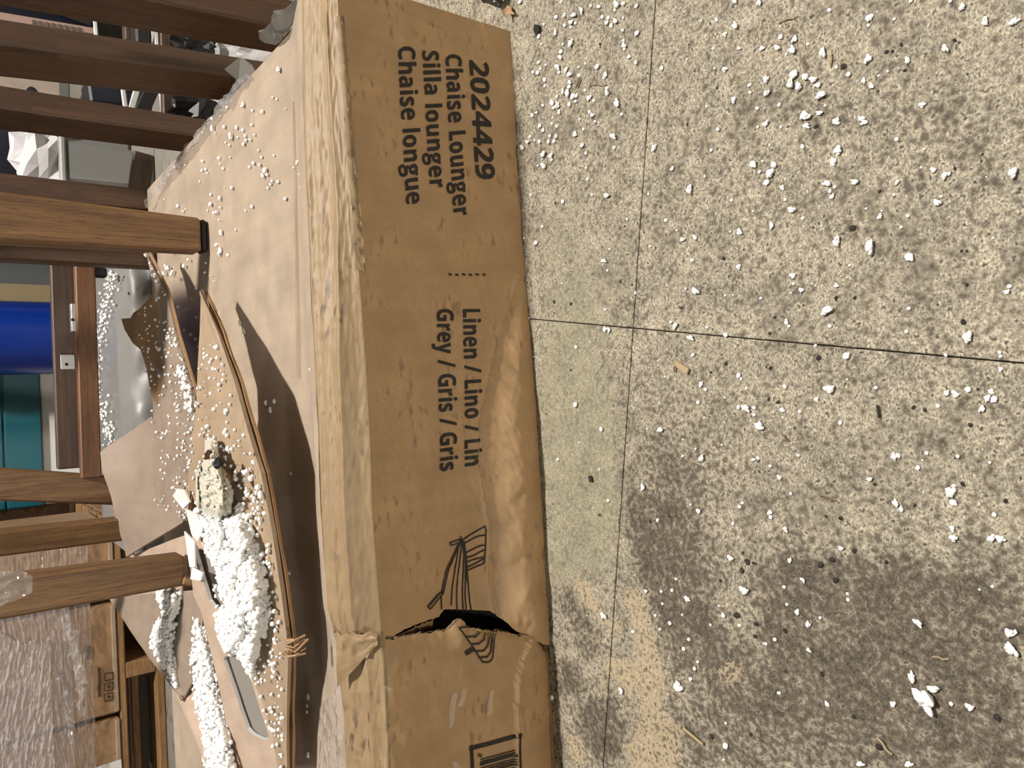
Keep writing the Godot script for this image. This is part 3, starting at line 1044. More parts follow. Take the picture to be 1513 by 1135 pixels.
	obj("torn_paper", plate(pts_at([233, 428, .2645, 205, 457, .2645, 197, 462, .2645, 193, 470, .2645, 179, 471, .2645, 184, 487, .2645, 196, 507, .2645, 208, 517, .2645, 218, 543, .2645, 224, 580, .2645, 232, 600, .2645, 240, 560, .2645, 236, 500, .2645, 232, 460, .2645]), 0.002), M.tear, t)
	# upright smooth flap in front of the chair rails
	var qa := pts_deep([148, 668, -1.46, 225, 615, -1.40])
	var qb := pts_deep([185, 823, -1.40, 270, 772, -1.16])
	qa.append(at(272, 720, .271))
	qb.append(at(272, 768, .271))
	obj("raised_flap", loft(qa, qb, 26, 12, 0.004, 0.004, 0.6), M.grey_card, t)
	# back-left flap under the second ridge of foam
	obj("lower_flap", loft(pts_at([276, 790, .250, 288, 880, .250, 306, 960, .250, 330, 1060, .250, 350, 1170, .250]), pts_at([180, 826, .279, 160, 883, .281, 205, 950, .279, 258, 1020, .275, 312, 1150, .262]), 40, 16, 0.004, 0.002, 0.8), M.pink_card, t)
	obj("left_crease_flap", loft(pts_at([287, 872, .263, 300, 915, .262, 292, 990, .264, 270, 1036, .272]), pts_at([161, 884, .284, 188, 925, .283, 222, 975, .281, 268, 1034, .275]), 24, 10, 0.003, 0.002), M.grey_card, t)

func foam_y(ix: float) -> float:
	return lerpf(0.262, 0.286, clampf((290.0 - ix) / 130.0, 0, 1))

func near_y(ix: float, iy: float) -> float:     # height of the near flap under a pixel (closest sample)
	var best := 1e9
	var y := 0.28
	for i in near_edge.size():
		var e := LENS / 1.0
		for v in [0.0, 0.35, 0.7, 1.0]:
			var p: Vector3 = (near_edge[i] as Vector3).lerp(near_fold[i], v)
			var q := at(ix, iy, p.y)
			var d := Vector2(q.x - p.x, q.z - p.z).length()
			if d < best:
				best = d
				y = p.y
	return y

func mound(poly: PackedVector2Array, f: Callable, h: float, step: float, sd: int, ramp := 18.0) -> ArrayMesh:
	var n := FastNoiseLite.new()
	n.seed = sd
	n.frequency = 0.08
	var r := Rect2(poly[0], Vector2.ZERO)
	for p in poly: r = r.expand(p)
	var nx := int(r.size.x / step) + 1
	var ny := int(r.size.y / step) + 1
	var P := {}
	for j in ny + 1:
		for i in nx + 1:
			var q := r.position + Vector2(i, j) * step
			var d := inside(poly, q)
			if d <= 0: continue
			var y: float = f.call(q.x, q.y)
			P[j * 1000 + i] = at(q.x, q.y, y + h * smoothstep(0, ramp, d) * (0.75 + 0.5 * n.get_noise_2d(q.x, q.y)) + (0.0012 if step > 3.0 else 0.0) * n.get_noise_2d(q.x * 9, q.y * 9))
	var st := fresh()
	for j in ny:
		for i in nx:
			var k := [j * 1000 + i, j * 1000 + i + 1, (j + 1) * 1000 + i + 1, (j + 1) * 1000 + i]
			if k.all(func(a): return P.has(a)): quad(st, P[k[0]], P[k[1]], P[k[2]], P[k[3]])
	return done(st)

func crumb_mesh(sd: int, lumpy: bool) -> ArrayMesh:
	var st := SurfaceTool.new()
	st.begin(Mesh.PRIMITIVE_TRIANGLES)
	st.set_smooth_group(0)
	var g := RandomNumberGenerator.new()
	g.seed = sd
	if lumpy:
		for k in 6:
			var a := g.randf() * TAU
			var q := Vector3(cos(a), 0, sin(a)) * (0.0 if k == 0 else g.randf_range(0.35, 0.72)) + Vector3(0, g.randf_range(-.1, .3), 0)
			var e := g.randf_range(.26, .48) if k > 0 else 0.55
			blob(st, q, Vector3(e * g.randf_range(.8, 1.5), e * 0.9, e * g.randf_range(.7, 1.2)), sd * 9 + k, 6, 8, 0.4)
	else:
		blob(st, Vector3.ZERO, Vector3(1, 0.9, g.randf_range(.75, 1.0)), sd, 7, 10, 0.16)
	st.index()
	st.generate_normals()
	return st.commit()

var round_meshes := []
var lump_meshes := []

func scatter(called: String, label: String, places: Array, parent: Node = null) -> void:       # places: [position, radius]
	var mm := MultiMesh.new()
	mm.transform_format = MultiMesh.TRANSFORM_3D
	mm.mesh = round_meshes[0] if called != "foam_heap" else lump_meshes[1]
	mm.instance_count = places.size()
	for i in places.size():
		var b := Basis.from_euler(Vector3(rng.randf() * TAU, rng.randf() * TAU, 0)).scaled(Vector3.ONE * places[i][1])
		mm.set_instance_transform(i, Transform3D(b, places[i][0]))
	var o := MultiMeshInstance3D.new()
	o.multimesh = mm
	o.material_override = M.foam
	o.name = numbered(called)
	add_child(o)
	tag(o, label, "foam", "", "stuff")

func heap() -> void:
	for k in 5:
		round_meshes.append(crumb_mesh(100 + k, false))
		lump_meshes.append(crumb_mesh(200 + k, true))
	var main := vecs([288, 752, 322, 766, 346, 758, 352, 735, 362, 765, 378, 800, 392, 850, 398, 900, 388, 950, 380, 985, 372, 1000, 352, 968, 336, 967, 322, 935, 316, 905, 330, 896, 322, 850, 316, 832, 300, 806, 288, 780])
	var loose := vecs([300, 560, 340, 580, 370, 650, 392, 740, 408, 850, 416, 930, 412, 990, 402, 1010, 390, 1010, 375, 1000, 350, 965, 318, 900, 300, 800, 285, 740, 290, 650])
	var ridge := vecs([284, 905, 298, 912, 312, 960, 326, 1030, 342, 1100, 350, 1160, 308, 1160, 296, 1090, 284, 1030, 276, 975])
	var crease := vecs([228, 868, 268, 872, 262, 905, 256, 950, 262, 990, 272, 1034, 256, 1018, 236, 985, 222, 952, 226, 930, 240, 905])
	var tail := vecs([285, 1000, 300, 1060, 318, 1150, 306, 1150, 284, 1050])
	obj_stuff("foam_heap", mound(main, func(x, y): return near_y(x, y) + 0.001, 0.012, 5.0, 3), "deep white drift of foam crumbs on the near flap of the burst carton")
	obj_stuff("foam_ridge", mound(ridge, func(x, _y): return foam_y(x) - 0.004, 0.008, 5.0, 4, 12.0), "white foam ridge lying behind the panel with the hand holes")
	obj_stuff("foam_streak", mound(crease, func(x, _y): return foam_y(x) + 0.002, 0.007, 4.0, 5, 10.0), "white foam streak in the crease of the grey left flap")
	var pl := []
	var k := 0
	while k < 2100:
		var q := Vector2(rng.randf_range(280, 402), rng.randf_range(650, 1000))
		var d := inside(main, q)
		if d <= 0: continue
		pl.append([at(q.x, q.y, near_y(q.x, q.y) + 0.002 + 0.011 * smoothstep(0, 18, d) * rng.randf_range(0.75, 1.25)), rng.randf_range(.0022, .0042)])
		k += 1
	k = 0
	while k < 330:
		var q := Vector2(rng.randf_range(285, 418), rng.randf_range(560, 1012))
		if inside(loose, q) <= 3: continue
		if rng.randf() > smoothstep(540, 760, q.y): continue
		pl.append([at(q.x, q.y, near_y(q.x, q.y) + 0.002), rng.randf_range(.0012, .0034)])
		k += 1
	k = 0
	while k < 750:
		var q := Vector2(rng.randf_range(274, 352), rng.randf_range(900, 1160))
		var d := inside(ridge, q)
		if d <= 0: continue
		pl.append([at(q.x, q.y, foam_y(q.x) - 0.003 + 0.008 * smoothstep(0, 12, d)), rng.randf_range(.002, .004)])
		k += 1
	k = 0
	while k < 420:
		var q := Vector2(rng.randf_range(220, 275), rng.randf_range(866, 1036))
		var d := inside(crease, q)
		if d <= 0: continue
		pl.append([at(q.x, q.y, foam_y(q.x) + 0.003 + 0.007 * smoothstep(0, 10, d)), rng.randf_range(.002, .0042)])
		k += 1
	for i in 90:
		var q := Vector2(rng.randf_range(278, 310), rng.randf_range(1000, 1140))
		if inside(tail, q) <= 0: continue
		pl.append([at(q.x, q.y, foam_y(q.x) + 0.001), rng.randf_range(.0015, .003)])
	scatter("foam_crumb_pile", "thick white drift of foam crumbs filling the burst carton", pl)
	# sparse beads on the back flap, on the near flap and on the parcel behind
	pl = []
	for i in 300:
		var u := pow(rng.randf(), 0.8)
		var v := rng.randf()
		var p := run(back_near, u).lerp(run(back_far, u), v * v)
		if u < 0.25 and rng.randf() < 0.7: continue
		pl.append([p + Vector3(0, 0.0022, 0), rng.randf_range(.0009, .0026)])
	for i in 70:
		var u := rng.randf_range(0.42, 0.62)
		var p := run(back_near, u).lerp(run(back_far, u), rng.randf() * 0.12)
		pl.append([p + Vector3(0, 0.003 + 0.003 * rng.randf(), 0), rng.randf_range(.002, .0034)])
	for i in 260:
		var u := rng.randf()
		var p := run(near_edge, u).lerp(run(near_fold, u), rng.randf_range(0.06, 1))
		if u < 0.12: continue
		pl.append([p + Vector3(0, 0.002, 0), rng.randf_range(.0009, .0026)])
	scatter("foam_crumb_scatter", "thin sprinkling of white foam beads over the carton flaps", pl)
	pl = []
	for i in 330:
		var y := rng.randf_range(400, 660)
		var x := 156 + 14 * sin(y * 0.02) + rng.randfn() * 6 + (y - 530) * 0.03
		pl.append([at(x, y, 0.213) + Vector3(0, 0.003, 0), rng.randf_range(.0015, .0042)])
	scatter("foam_crumb_line", "line of white foam crumbs along the top of the grey wrapped parcel", pl)
	# torn translucent foam sheet
	var sheet_o := obj("foam_sheet", mound(vecs([302, 650, 316, 646, 322, 660, 330, 690, 338, 700, 346, 730, 342, 760, 322, 768, 300, 760, 287, 745, 288, 700, 300, 680]), func(x, y): return near_y(x, y) + 0.008, 0.012, 2.2, 8, 12.0), plain(Color(0.80, 0.785, 0.73), 0.35))
	tag(sheet_o, "torn yellowish-white piece of foam sheet on the burst carton's near flap", "packing foam")
	for q in [[262, 722, 255, 733, 270, 752, 280, 742, 272, 724], [274, 752, 283, 790, 292, 800, 300, 780, 290, 760], [272, 785, 280, 838, 288, 838, 287, 800], [284, 838, 281, 856, 296, 858, 300, 846]]:
		var p3 := []
		for i in range(0, q.size(), 2): p3.append(at(q[i], q[i + 1], 0.292 + 0.002 * (i % 3)))
		var so := obj("foam_scrap", plate(p3, 0.002), plain(Color(0.88, 0.87, 0.85), 0.4))
		tag(so, ["milky curl of torn foam sheet beside the raised grey flap", "crumpled pale foam scrap at the top of the foam drift", "long thin foam scrap beside the foot of the oak leg", "small square foam scrap at the tip of the oak leg"][[262, 274, 272, 284].find(q[0])], "foam scrap")
	# dark bits on the near flap
	var spots := [[322, 684, 9, "black fluffy lint clump beside the torn foam sheet", "lint_clump"], [308, 672, 7, "rust-brown crumb lying on the torn foam sheet", "brown_crumb"], [339, 707, 6, "dark brown scrap at the edge of the torn foam sheet", "brown_scrap"]]
	for s in spots:
		var st := fresh()
		var c := at(s[0], s[1], near_y(s[0], s[1]) + 0.018)
		for i in 7: blob(st, c + Vector3(rng.randf_range(-1, 1), rng.randf_range(-.3, .4), rng.randf_range(-1, 1)) * s[2] * 0.00045, Vector3.ONE * s[2] * 0.0004, i + int(s[0]), 4, 6)
		tag(obj(s[4], done(st), M.dark if s[0] == 322 else plain(Color(0.30, 0.19, 0.09), 0.9)), s[3], "scrap")

func obj_stuff(called: String, mesh: Mesh, label: String) -> void:
	var o := obj(called, mesh, M.foam)
	tag(o, label, "foam", "", "stuff")

# ---------------------------------------------------------------- wooden furniture
func wooden_frames() -> void:
	# two open side frames whose feet stand on the box
	var o := Vector3(0.232, 0.21, -1.29)
	var t := thing("leg_frame", "light oak furniture side frame with black foot glide standing on the box top", "furniture frame", Transform3D(Basis(), o))
	obj("leg", leg_mesh(Vector3(0.231, 0.222, -1.15) - o, Vector3(0.2355, 0.76, -1.15) - o, 0.075, 0.05, 0.65), M.oak, t)
	obj("foot_glide", box_mesh(Vector3(0.046, 0.010, 0.026), 0.003), M.dark, t, Transform3D(Basis(), Vector3(0.231, 0.2165, -1.15) - o))
	obj("leg", leg_mesh(Vector3(0.243, 0.213, -1.45) - o, Vector3(0.244, 0.76, -1.45) - o, 0.038, 0.038, 0.82), M.brown, t)
	obj("unseen_side_rail", bar_mesh(Vector3(0.237, 0.67, -1.17) - o, Vector3(0.243, 0.67, -1.435) - o, 0.024, 0.16), M.oak_flat, t)  # above the view; made wide to shade the carton gap
	o = Vector3(-0.235, 0.25, -1.28)
	t = thing("leg_frame", "light oak furniture side frame standing in the foam of the burst carton", "furniture frame", Transform3D(Basis(), o))
	obj("leg", leg_mesh(Vector3(-0.241, 0.262, -1.15) - o, Vector3(-0.234, 0.68, -1.15) - o, 0.056, 0.05, 0.76), M.oak, t)
	obj("splinter", bar_mesh(Vector3(-0.252, 0.268, -1.122) - o, Vector3(-0.258, 0.25, -1.116) - o, 0.012, 0.008), M.oak, t)
	obj("leg", leg_mesh(Vector3(-0.216, 0.262, -1.43) - o, Vector3(-0.208, 0.68, -1.43) - o, 0.041, 0.04, 0.92), M.oak, t)
	obj("unseen_side_rail", bar_mesh(Vector3(-0.234, 0.665, -1.17) - o, Vector3(-0.209, 0.665, -1.41) - o, 0.012, 0.02), M.oak_flat, t)  # above the view; kept thin so it hardly shades the carton
	# film scrap caught on the left leg
	var f := obj("film_scrap", crumple(pts_deep([-6, 846, -1.115, 50, 850, -1.115]), pts_deep([-6, 905, -1.115, 48, 880, -1.115]), 24, 20, 0.006, 77, true), clear_film(0.22, Color(0.9, 0.9, 0.9), 0.1))
	tag(f, "crumpled clear film clinging to the oak leg above the foam drift", "plastic film")
	# framed furniture behind the box: two rails between two legs
	o = Vector3(0.1, 0, -1.58)
	t = thing("railed_frame", "reddish brown wooden frame with two long rails and steel bracket behind the box", "furniture frame", Transform3D(Basis(), o))
	obj("leg", leg_mesh(Vector3(0.374, 0, -1.575) - o, Vector3(0.372, 0.66, -1.575) - o, 0.044, 0.046, 0.9), M.brown, t)
	var fa := deep(0, 715, -1.585)
	var fb := deep(165, 724, -1.585)
	var fd := (fa - fb) / (fa.y - fb.y)
	obj("leg", leg_mesh(fb - fd * fb.y - o, fa + fd * (0.66 - fa.y) - o, 0.058, 0.046, 0.82), M.oak, t)
	obj("rail", bar_mesh(deep(92, 380, -1.60) - o, deep(103, 692, -1.60) - o, 0.040, 0.022), M.brown_flat, t)
	obj("rail", bar_mesh(deep(124, 380, -1.56) - o, deep(134, 706, -1.56) - o, 0.032, 0.022), M.oak_flat, t)
	for q in [[108, 470, -1.575, 0.05, 0.008, 0.02], [100, 535, -1.556, 0.026, 0.022, 0.002]]:
		var br := obj("steel_bracket", box_mesh(Vector3(q[3], q[4], q[5]), 0.0006), M.steel, t, Transform3D(Basis(), deep(q[0], q[1], q[2]) - o))
		var st := fresh()
		blob(st, Vector3(-0.004, 0.002, q[5] / 2), Vector3(.003, .003, .0015), 3, 4, 8, 0.0)
		obj("screw", done(st), M.dark, br)
	obj("foot_peg", box_mesh(Vector3(0.018, 0.022, 0.018), 0.003), M.dark, t, Transform3D(Basis(), deep(147, 403, -1.56) - o))
	# dark row of legs past the right end of the box
	o = Vector3(0.49, 0, -1.5)
	t = thing("dark_leg_frame", "dark stained wooden leg and low stretcher standing second past the box end", "furniture frame", Transform3D(Basis(), o))
	obj("leg", leg_mesh(Vector3(0.494, 0, -1.50) - o, Vector3(0.486, 0.52, -1.50) - o, 0.053, 0.053, 0.9, 0.5), M.brown, t)
	obj("stretcher", bar_mesh(deep(212, 228, -1.58) - o, deep(204, 290, -1.58) - o, 0.036, 0.02), M.brown_flat, t)
	o = Vector3(0.5, 0, -1.22)
	t = thing("dark_leg_frame", "dark stained wooden leg standing closest against the box end", "furniture frame", Transform3D(Basis(), o))
	obj("leg", leg_mesh(Vector3(0.510, 0, -1.22) - o, Vector3(0.472, 0.51, -1.22) - o, 0.057, 0.054, 0.9, 0.62), M.brown, t)
	o = Vector3(0.56, 0, -1.13)
	t = thing("dark_leg_frame", "dark stained wooden leg at the top corner of the box end", "furniture frame", Transform3D(Basis(), o))
	obj("leg", leg_mesh(Vector3(0.565, 0, -1.13) - o, Vector3(0.538, 0.51, -1.13) - o, 0.068, 0.06, 0.9, 0.4), M.brown, t)
	o = Vector3(0.6, 0, -1.5)
	t = thing("dark_stretcher_frame", "reddish dark wooden frame with low stretcher seen between the dark legs", "furniture frame", Transform3D(Basis(), o))
	obj("stretcher", bar_mesh(deep(245, -60, -1.68) - o, deep(254, 195, -1.68) - o, 0.036, 0.022), M.brown_flat, t)
	obj("leg", leg_mesh(Vector3(0.87, 0, -1.68) - o, Vector3(0.87, 0.5, -1.68) - o, 0.045, 0.045, 0.9), M.brown, t)
	obj("stretcher", bar_mesh(deep(198, 10, -1.80) - o, deep(200, 66, -1.80) - o, 0.045, 0.03), M.brown_flat, t)

# ---------------------------------------------------------------- wrapped cartons on a pallet
func pallet_stack() -> void:
	var Z := -2.43
	var t := thing("pallet", "worn wooden pallet carrying the film-wrapped cartons", "pallet", Transform3D(Basis(), Vector3(-0.95, 0, Z - 0.4)))
	for k in 6: obj("deck_board", box_mesh(Vector3(1.2, 0.018, 0.1), 0.003), M.pine, t, Transform3D(Basis(), Vector3(0, 0.112, 0.35 - k * 0.14)))
	for x in [-0.58, 0.176, 0.58]: obj("stringer", box_mesh(Vector3(0.045, 0.08, 0.8), 0.003), M.pine, t, Transform3D(Basis(), Vector3(x, 0.063, 0)))
	for k in 3: obj("bottom_board", box_mesh(Vector3(1.2, 0.022, 0.1), 0.003), M.pine, t, Transform3D(Basis(), Vector3(0, 0.012, 0.35 - k * 0.35)))
	var labels := ["brown carton printed with faded symbols on the wrapped pallet", "brown carton with a white label at the left end of the wrapped pallet", "brown carton at the right end of the wrapped pallet, behind the oak leg", "brown carton on top of the printed one on the wrapped pallet", "brown carton on top of the white-labelled one on the wrapped pallet"]
	var spots := [[-0.73, 0.122, 0.312, 0.33], [-1.055, 0.122, 0.312, 0.33], [-0.455, 0.122, 0.20, 0.42], [-0.73, 0.456, 0.31, 0.3], [-1.055, 0.456, 0.31, 0.3]]
	for i in 5:
		var s = spots[i]
		var b := thing("cardboard_carton", labels[i], "carton", Transform3D(Basis(), Vector3(s[0], s[1], Z - 0.2)), "cartons on the wrapped pallet")
		obj("body", box_mesh(Vector3(s[2], s[3], 0.4), 0.006), M.old_card, b, Transform3D(Basis(), Vector3(0, s[3] / 2, 0)))
		obj("bottom_fold", box_mesh(Vector3(s[2] - 0.01, 0.012, 0.006), 0.002), M.tan_card, b, Transform3D(Basis(), Vector3(0, 0.008, 0.2)))
		if i == 0:
			var st := fresh()
			for k in 3:
				var c := deep(161, 1000 + k * 15, Z + 0.004) - b.position
				for e in [[-1, 0, 0.003, 0.02], [1, 0, 0.003, 0.02], [0, -1, 0.02, 0.003], [0, 1, 0.02, 0.003]]:
					bx(st, c + Vector3(e[0] * 0.010, e[1] * 0.010, 0), Vector3(e[2], e[3], 0.0006), 0.0001)
				if k > 0: bx(st, c, Vector3(0.007, 0.009, 0.0006), 0.0001)
			bx(st, deep(147, 1000, Z + 0.004) - b.position, Vector3(0.05, 0.007, 0.0006), 0.0001)
			bx(st, deep(147, 1022, Z + 0.004) - b.position, Vector3(0.03, 0.007, 0.0006), 0.0001)
			bx(st, deep(131, 965, Z + 0.004) - b.position, Vector3(0.035, 0.012, 0.0006), 0.0001)
			obj("printed_symbols", done(st), plain(Color(0.27, 0.19, 0.11), 0.8), b)
			st = fresh()
			for k in 7:
				var c := deep(93 + (k % 2), 995 + k * 8, Z + 0.004) - b.position
				bx(st, c, Vector3(0.008, 0.015, 0.0006), 0.0001)
				bx(st, c + Vector3(0.006, [0.005, -0.005, 0][k % 3], 0), Vector3(0.005, 0.004, 0.0006), 0.0001)
			obj("faded_print", done(st), plain(Color(0.33, 0.24, 0.17), 0.8), b)
		if i == 1:
			obj("white_label", box_mesh(Vector3(0.06, 0.09, 0.001), 0.0003), M.white, b, Transform3D(Basis(Vector3.BACK, 0.02), deep(154, 1146, Z + 0.003) - b.position))
			var st := fresh()
			for k in 5: bx(st, deep(140 + k * 6.5, 1150, Z + 0.0045) - b.position, Vector3(0.05, 0.0016, 0.0004), 0.0001)
			obj("label_print", done(st), plain(Color(0.35, 0.35, 0.38), 0.8), b)
	# stretch film: several tight creased layers
	var n := FastNoiseLite.new()
	n.seed = 31
	n.frequency = 1.0
	n.fractal_octaves = 3
	var wrap := func(x0: float, x1: float, y0: float, y1: float, z: float, tilt: float, sd: float) -> ArrayMesh:
		return grid(150, 150, func(u: float, v: float) -> Vector3:
			var y := lerpf(y0, y1, v)
			var x := lerpf(x0, x1 + 0.05 * n.get_noise_2d(y * 14, sd) + 0.012 * n.get_noise_2d(y * 90, sd), u)
			y += u * 0.0
			var w := y * 1.0 + (x - x0) * tilt
			var r := 0.008 * n.get_noise_2d(w * 55 + sd, x * 5) + 0.0062 * n.get_noise_2d(w * 170 + sd, x * 18) + 0.002 * n.get_noise_2d(w * 60, x * 60 + sd)
			return Vector3(x, y, z + 0.018 + absf(r) * 1.3), true)
	var fm := clear_film(0.12, Color(0.95, 0.93, 0.94), 0.06)
	var s := thing("stretch_film", "glossy creased clear stretch film wound round the pallet cartons", "plastic film")
	obj("film_layer", wrap.call(-1.3, -0.36, 0.19, 0.5, Z, 0.04, 0.0), fm, s)
	obj("film_layer", wrap.call(-1.3, -0.5, 0.24, 0.5, Z + 0.004, -0.12, 40.0), clear_film(0.16, Color(0.97, 0.93, 0.94), 0.035), s)
	obj("film_layer", wrap.call(-1.3, -0.62, 0.29, 0.5, Z + 0.008, 0.22, 90.0), clear_film(0.3, Color(0.98, 0.93, 0.93), 0.05), s)  # whiter, pinkish layer: bright glints of the film put into its colour
	var bands := thing("film_band", "twisted hanging band of clear film near the printed carton", "plastic film")
	for q in [[104, 910, 132, 1010, 0.05], [116, 930, 128, 1060, 0.03], [100, 1020, 112, 1100, 0.02]]:
		var a := deep(q[0], q[1], Z + 0.035)
		var b2 := deep(q[2], q[3], Z + 0.035)
		obj("film_strand", crumple([a, b2], [a + Vector3(0, q[4] * 0.5, 0.004), b2 + Vector3(0, q[4] * 0.5, 0.004)], 40, 8, 0.010, int(q[0]), true), clear_film(0.2, Color(0.95, 0.95, 0.95), 0.08), bands)
	# a second wrapped stack farther back
	var b3 := thing("cardboard_carton", "film-wrapped brown carton far behind the two oak legs", "carton", Transform3D(Basis(), Vector3(-0.68, 0, -3.6)))
	obj("body", box_mesh(Vector3(0.6, 0.9, 0.5), 0.008), M.old_card, b3, Transform3D(Basis(), Vector3(0, 0.46, 0)))
	obj("film_layer", wrap.call(-0.3, 0.3, 0.02, 0.6, 0.235, 0.2, 12.0), clear_film(0.2, Color(0.97, 0.93, 0.94), 0.1), b3)

# ---------------------------------------------------------------- things beyond the furniture
func background() -> void:
	# grey plastic-wrapped parcel behind the box
	var par := obj("wrapped_parcel", sheet(60, 40, func(u: float, v: float) -> Vector3:
		var x := lerpf(0.34, -0.32, u)
		var prof := [Vector2(-1.665, 0.02), Vector2(-1.70, 0.14), Vector2(-1.735, 0.196), Vector2(-1.78, 0.212), Vector2(-1.92, 0.210), Vector2(-2.08, 0.208), Vector2(-2.10, 0.1), Vector2(-2.10, 0.01)]
		var f := v * 7
		var i := mini(int(f), 6)
		var p: Vector2 = (prof[i] as Vector2).lerp(prof[i + 1], f - i)
		return Vector3(x, p.y + 0.006 * sin(x * 30) * (0.4 if v > 0.4 else 1.0) * fine.get_noise_2d(x * 6, v * 3), p.x + 0.012 * fine.get_noise_2d(x * 8, v * 9)), 0.004), plain(Color(0.50, 0.49, 0.48), 0.35))
	tag(par, "long grey-white plastic-wrapped parcel lying behind the box under the rails", "parcel")
	# blue drum
	var t := thing("blue_drum", "glossy blue plastic drum standing beside the teal cabinet", "drum", Transform3D(Basis(), Vector3(0.207, 0, -2.85)))
	obj("drum_body", lathe([Vector2(0.0, 0.62), Vector2(0.10, 0.62), Vector2(0.115, 0.60), Vector2(0.115, 0.42), Vector2(0.119, 0.41), Vector2(0.115, 0.40), Vector2(0.115, 0.06), Vector2(0.10, 0.02), Vector2(0.09, 0.0), Vector2(0.0, 0.0)], 40), M.blue, t)
	obj("drum_rim", lathe([Vector2(0.10, 0.64), Vector2(0.112, 0.645), Vector2(0.118, 0.63), Vector2(0.112, 0.615)], 40), M.navy, t)
	# teal cabinet with a white plinth
	var tt := thing("teal_cabinet", "teal drawer cabinet on a white plinth behind the rails", "cabinet", Transform3D(Basis(), Vector3(-0.10, 0, -3.25)))
	obj("body", box_mesh(Vector3(0.50, 0.50, 0.4), 0.004), M.teal, tt, Transform3D(Basis(), Vector3(0, 0.468, 0)))
	for k in 3: obj("drawer_front", box_mesh(Vector3(0.49, 0.105, 0.014), 0.003), M.teal, tt, Transform3D(Basis(), Vector3(0, 0.272 + k * 0.110, 0.207)))
	obj("plinth", box_mesh(Vector3(0.49, 0.216, 0.39), 0.004), M.white, tt, Transform3D(Basis(), Vector3(0, 0.108, 0)))
	# grey and tan boards behind the right of the rails
	tag(obj("grey_board", box_mesh(Vector3(0.26, 0.72, 0.03), 0.003), plain(Color(0.28, 0.29, 0.30), 0.7), null, Transform3D(Basis(), Vector3(0.46, 0.361, -3.12))), "dark grey upright board beside the blue drum", "board")
	tag(obj("olive_board", box_mesh(Vector3(0.12, 0.72, 0.03), 0.003), plain(Color(0.50, 0.44, 0.33), 0.7), null, Transform3D(Basis(), Vector3(0.345, 0.361, -3.07))), "olive tan upright board between the grey board and blue drum", "board")
	# tan carton with dark hand holes behind the dark legs
	var b := thing("tan_carton", "pale tan carton with dark oval hand holes behind the dark legs", "carton", Transform3D(Basis(Vector3.UP, -0.05), Vector3(0.98, 0, -3.1)))
	obj("body", box_mesh(Vector3(0.44, 0.55, 0.35), 0.006), card(Color(0.60, 0.545, 0.49), 131, 0.7, 0.2), b, Transform3D(Basis(), Vector3(0, 0.385, 0)))
	obj("base_stripe", box_mesh(Vector3(0.442, 0.035, 0.352), 0.004), plain(Color(0.36, 0.36, 0.35), 0.7), b, Transform3D(Basis(), Vector3(0, 0.128, 0)))
	for q in [[0.03, 0.22], [0.16, 0.235], [-0.12, 0.20]]:
		var st := fresh()
		blob(st, Vector3(q[0], q[1], 0.176), Vector3(0.034, 0.02, 0.004), 4, 8, 14, 0.0)
		obj("hand_hole", done(st), M.navy, b)
	# navy crate, white bag, navy bag, white folding legs
	var nc := thing("navy_crate", "dark navy crate left of the white bag behind the dark legs", "crate", Transform3D(Basis(), Vector3(0.715, 0, -2.66)))
	obj("body", box_mesh(Vector3(0.30, 0.34, 0.25), 0.01), M.navy, nc, Transform3D(Basis(), Vector3(0, 0.385, 0)))
	obj("shelf_stand", box_mesh(Vector3(0.26, 0.2, 0.2), 0.01), plain(Color(0.48, 0.48, 0.47), 0.7), nc, Transform3D(Basis(), Vector3(0, 0.101, -0.02)))
	var wb := SurfaceTool.new()
	wb.begin(Mesh.PRIMITIVE_TRIANGLES)
	wb.set_smooth_group(-1)
	blob(wb, Vector3.ZERO, Vector3(0.092, 0.075, 0.055), 9, 10, 14, 0.30)
	var gb := thing("grey_bin", "pale grey tapered bin under the crumpled white bag", "bin", Transform3D(Basis(), Vector3(deep(80, 244, -2.36).x, 0, -2.36)))
	obj("body", box_mesh(Vector3(0.12, 0.225, 0.14), 0.012, 0.85), plain(Color(0.52, 0.52, 0.51), 0.5), gb, Transform3D(Basis(), Vector3(0, 0.113, 0)))
	obj("rim", box_mesh(Vector3(0.13, 0.014, 0.15), 0.004), plain(Color(0.60, 0.60, 0.59), 0.5), gb, Transform3D(Basis(), Vector3(0, 0.228, 0)))
	tag(obj("white_bag", done(wb), plain(Color(0.80, 0.79, 0.80), 0.6), null, Transform3D(Basis(), deep(80, 244, -2.36) + Vector3(0, 0.02, 0))), "crumpled white plastic bag lying on the grey bin behind the dark legs", "bag")
	var st2 := fresh()
	var ws := ["thin white folding leg, straighter of the upper crossed pair", "thin white folding leg, slanted one of the upper crossed pair", "thin white folding leg, straighter of the lower crossed pair", "thin white folding leg, slanted one of the lower crossed pair", "thin white strip along the low reddish stretcher"]
	var wi := 0
	for q in [[228, 30, 232, 68, 0.010], [285, -150, 221, 66, 0.010], [181, 127, 187, 171, 0.010], [203, 130, 191, 171, 0.014], [238, 136, 243, 184, 0.010]]:
		tag(obj("white_folding_leg", bar_mesh(deep(q[0], q[1], -2.0), deep(q[2], q[3], -2.0), q[4], 0.008), M.white), ws[wi], "folding leg")
		wi += 1
	tag(obj("navy_crate", box_mesh(Vector3(0.07, 0.14, 0.1), 0.006), M.navy, null, Transform3D(Basis(Vector3.BACK, 0.1), deep(168, 144, -2.35))), "narrow dark navy box beside the white crossed legs", "crate")
	var dk := obj("black_strut", bar_mesh(deep(226, 128, -1.95), deep(205, 176, -1.95), 0.03, 0.02), plain(Color(0.10, 0.09, 0.085), 0.6))
	tag(dk, "slanted blackish strut beside the white crossed legs", "strut")
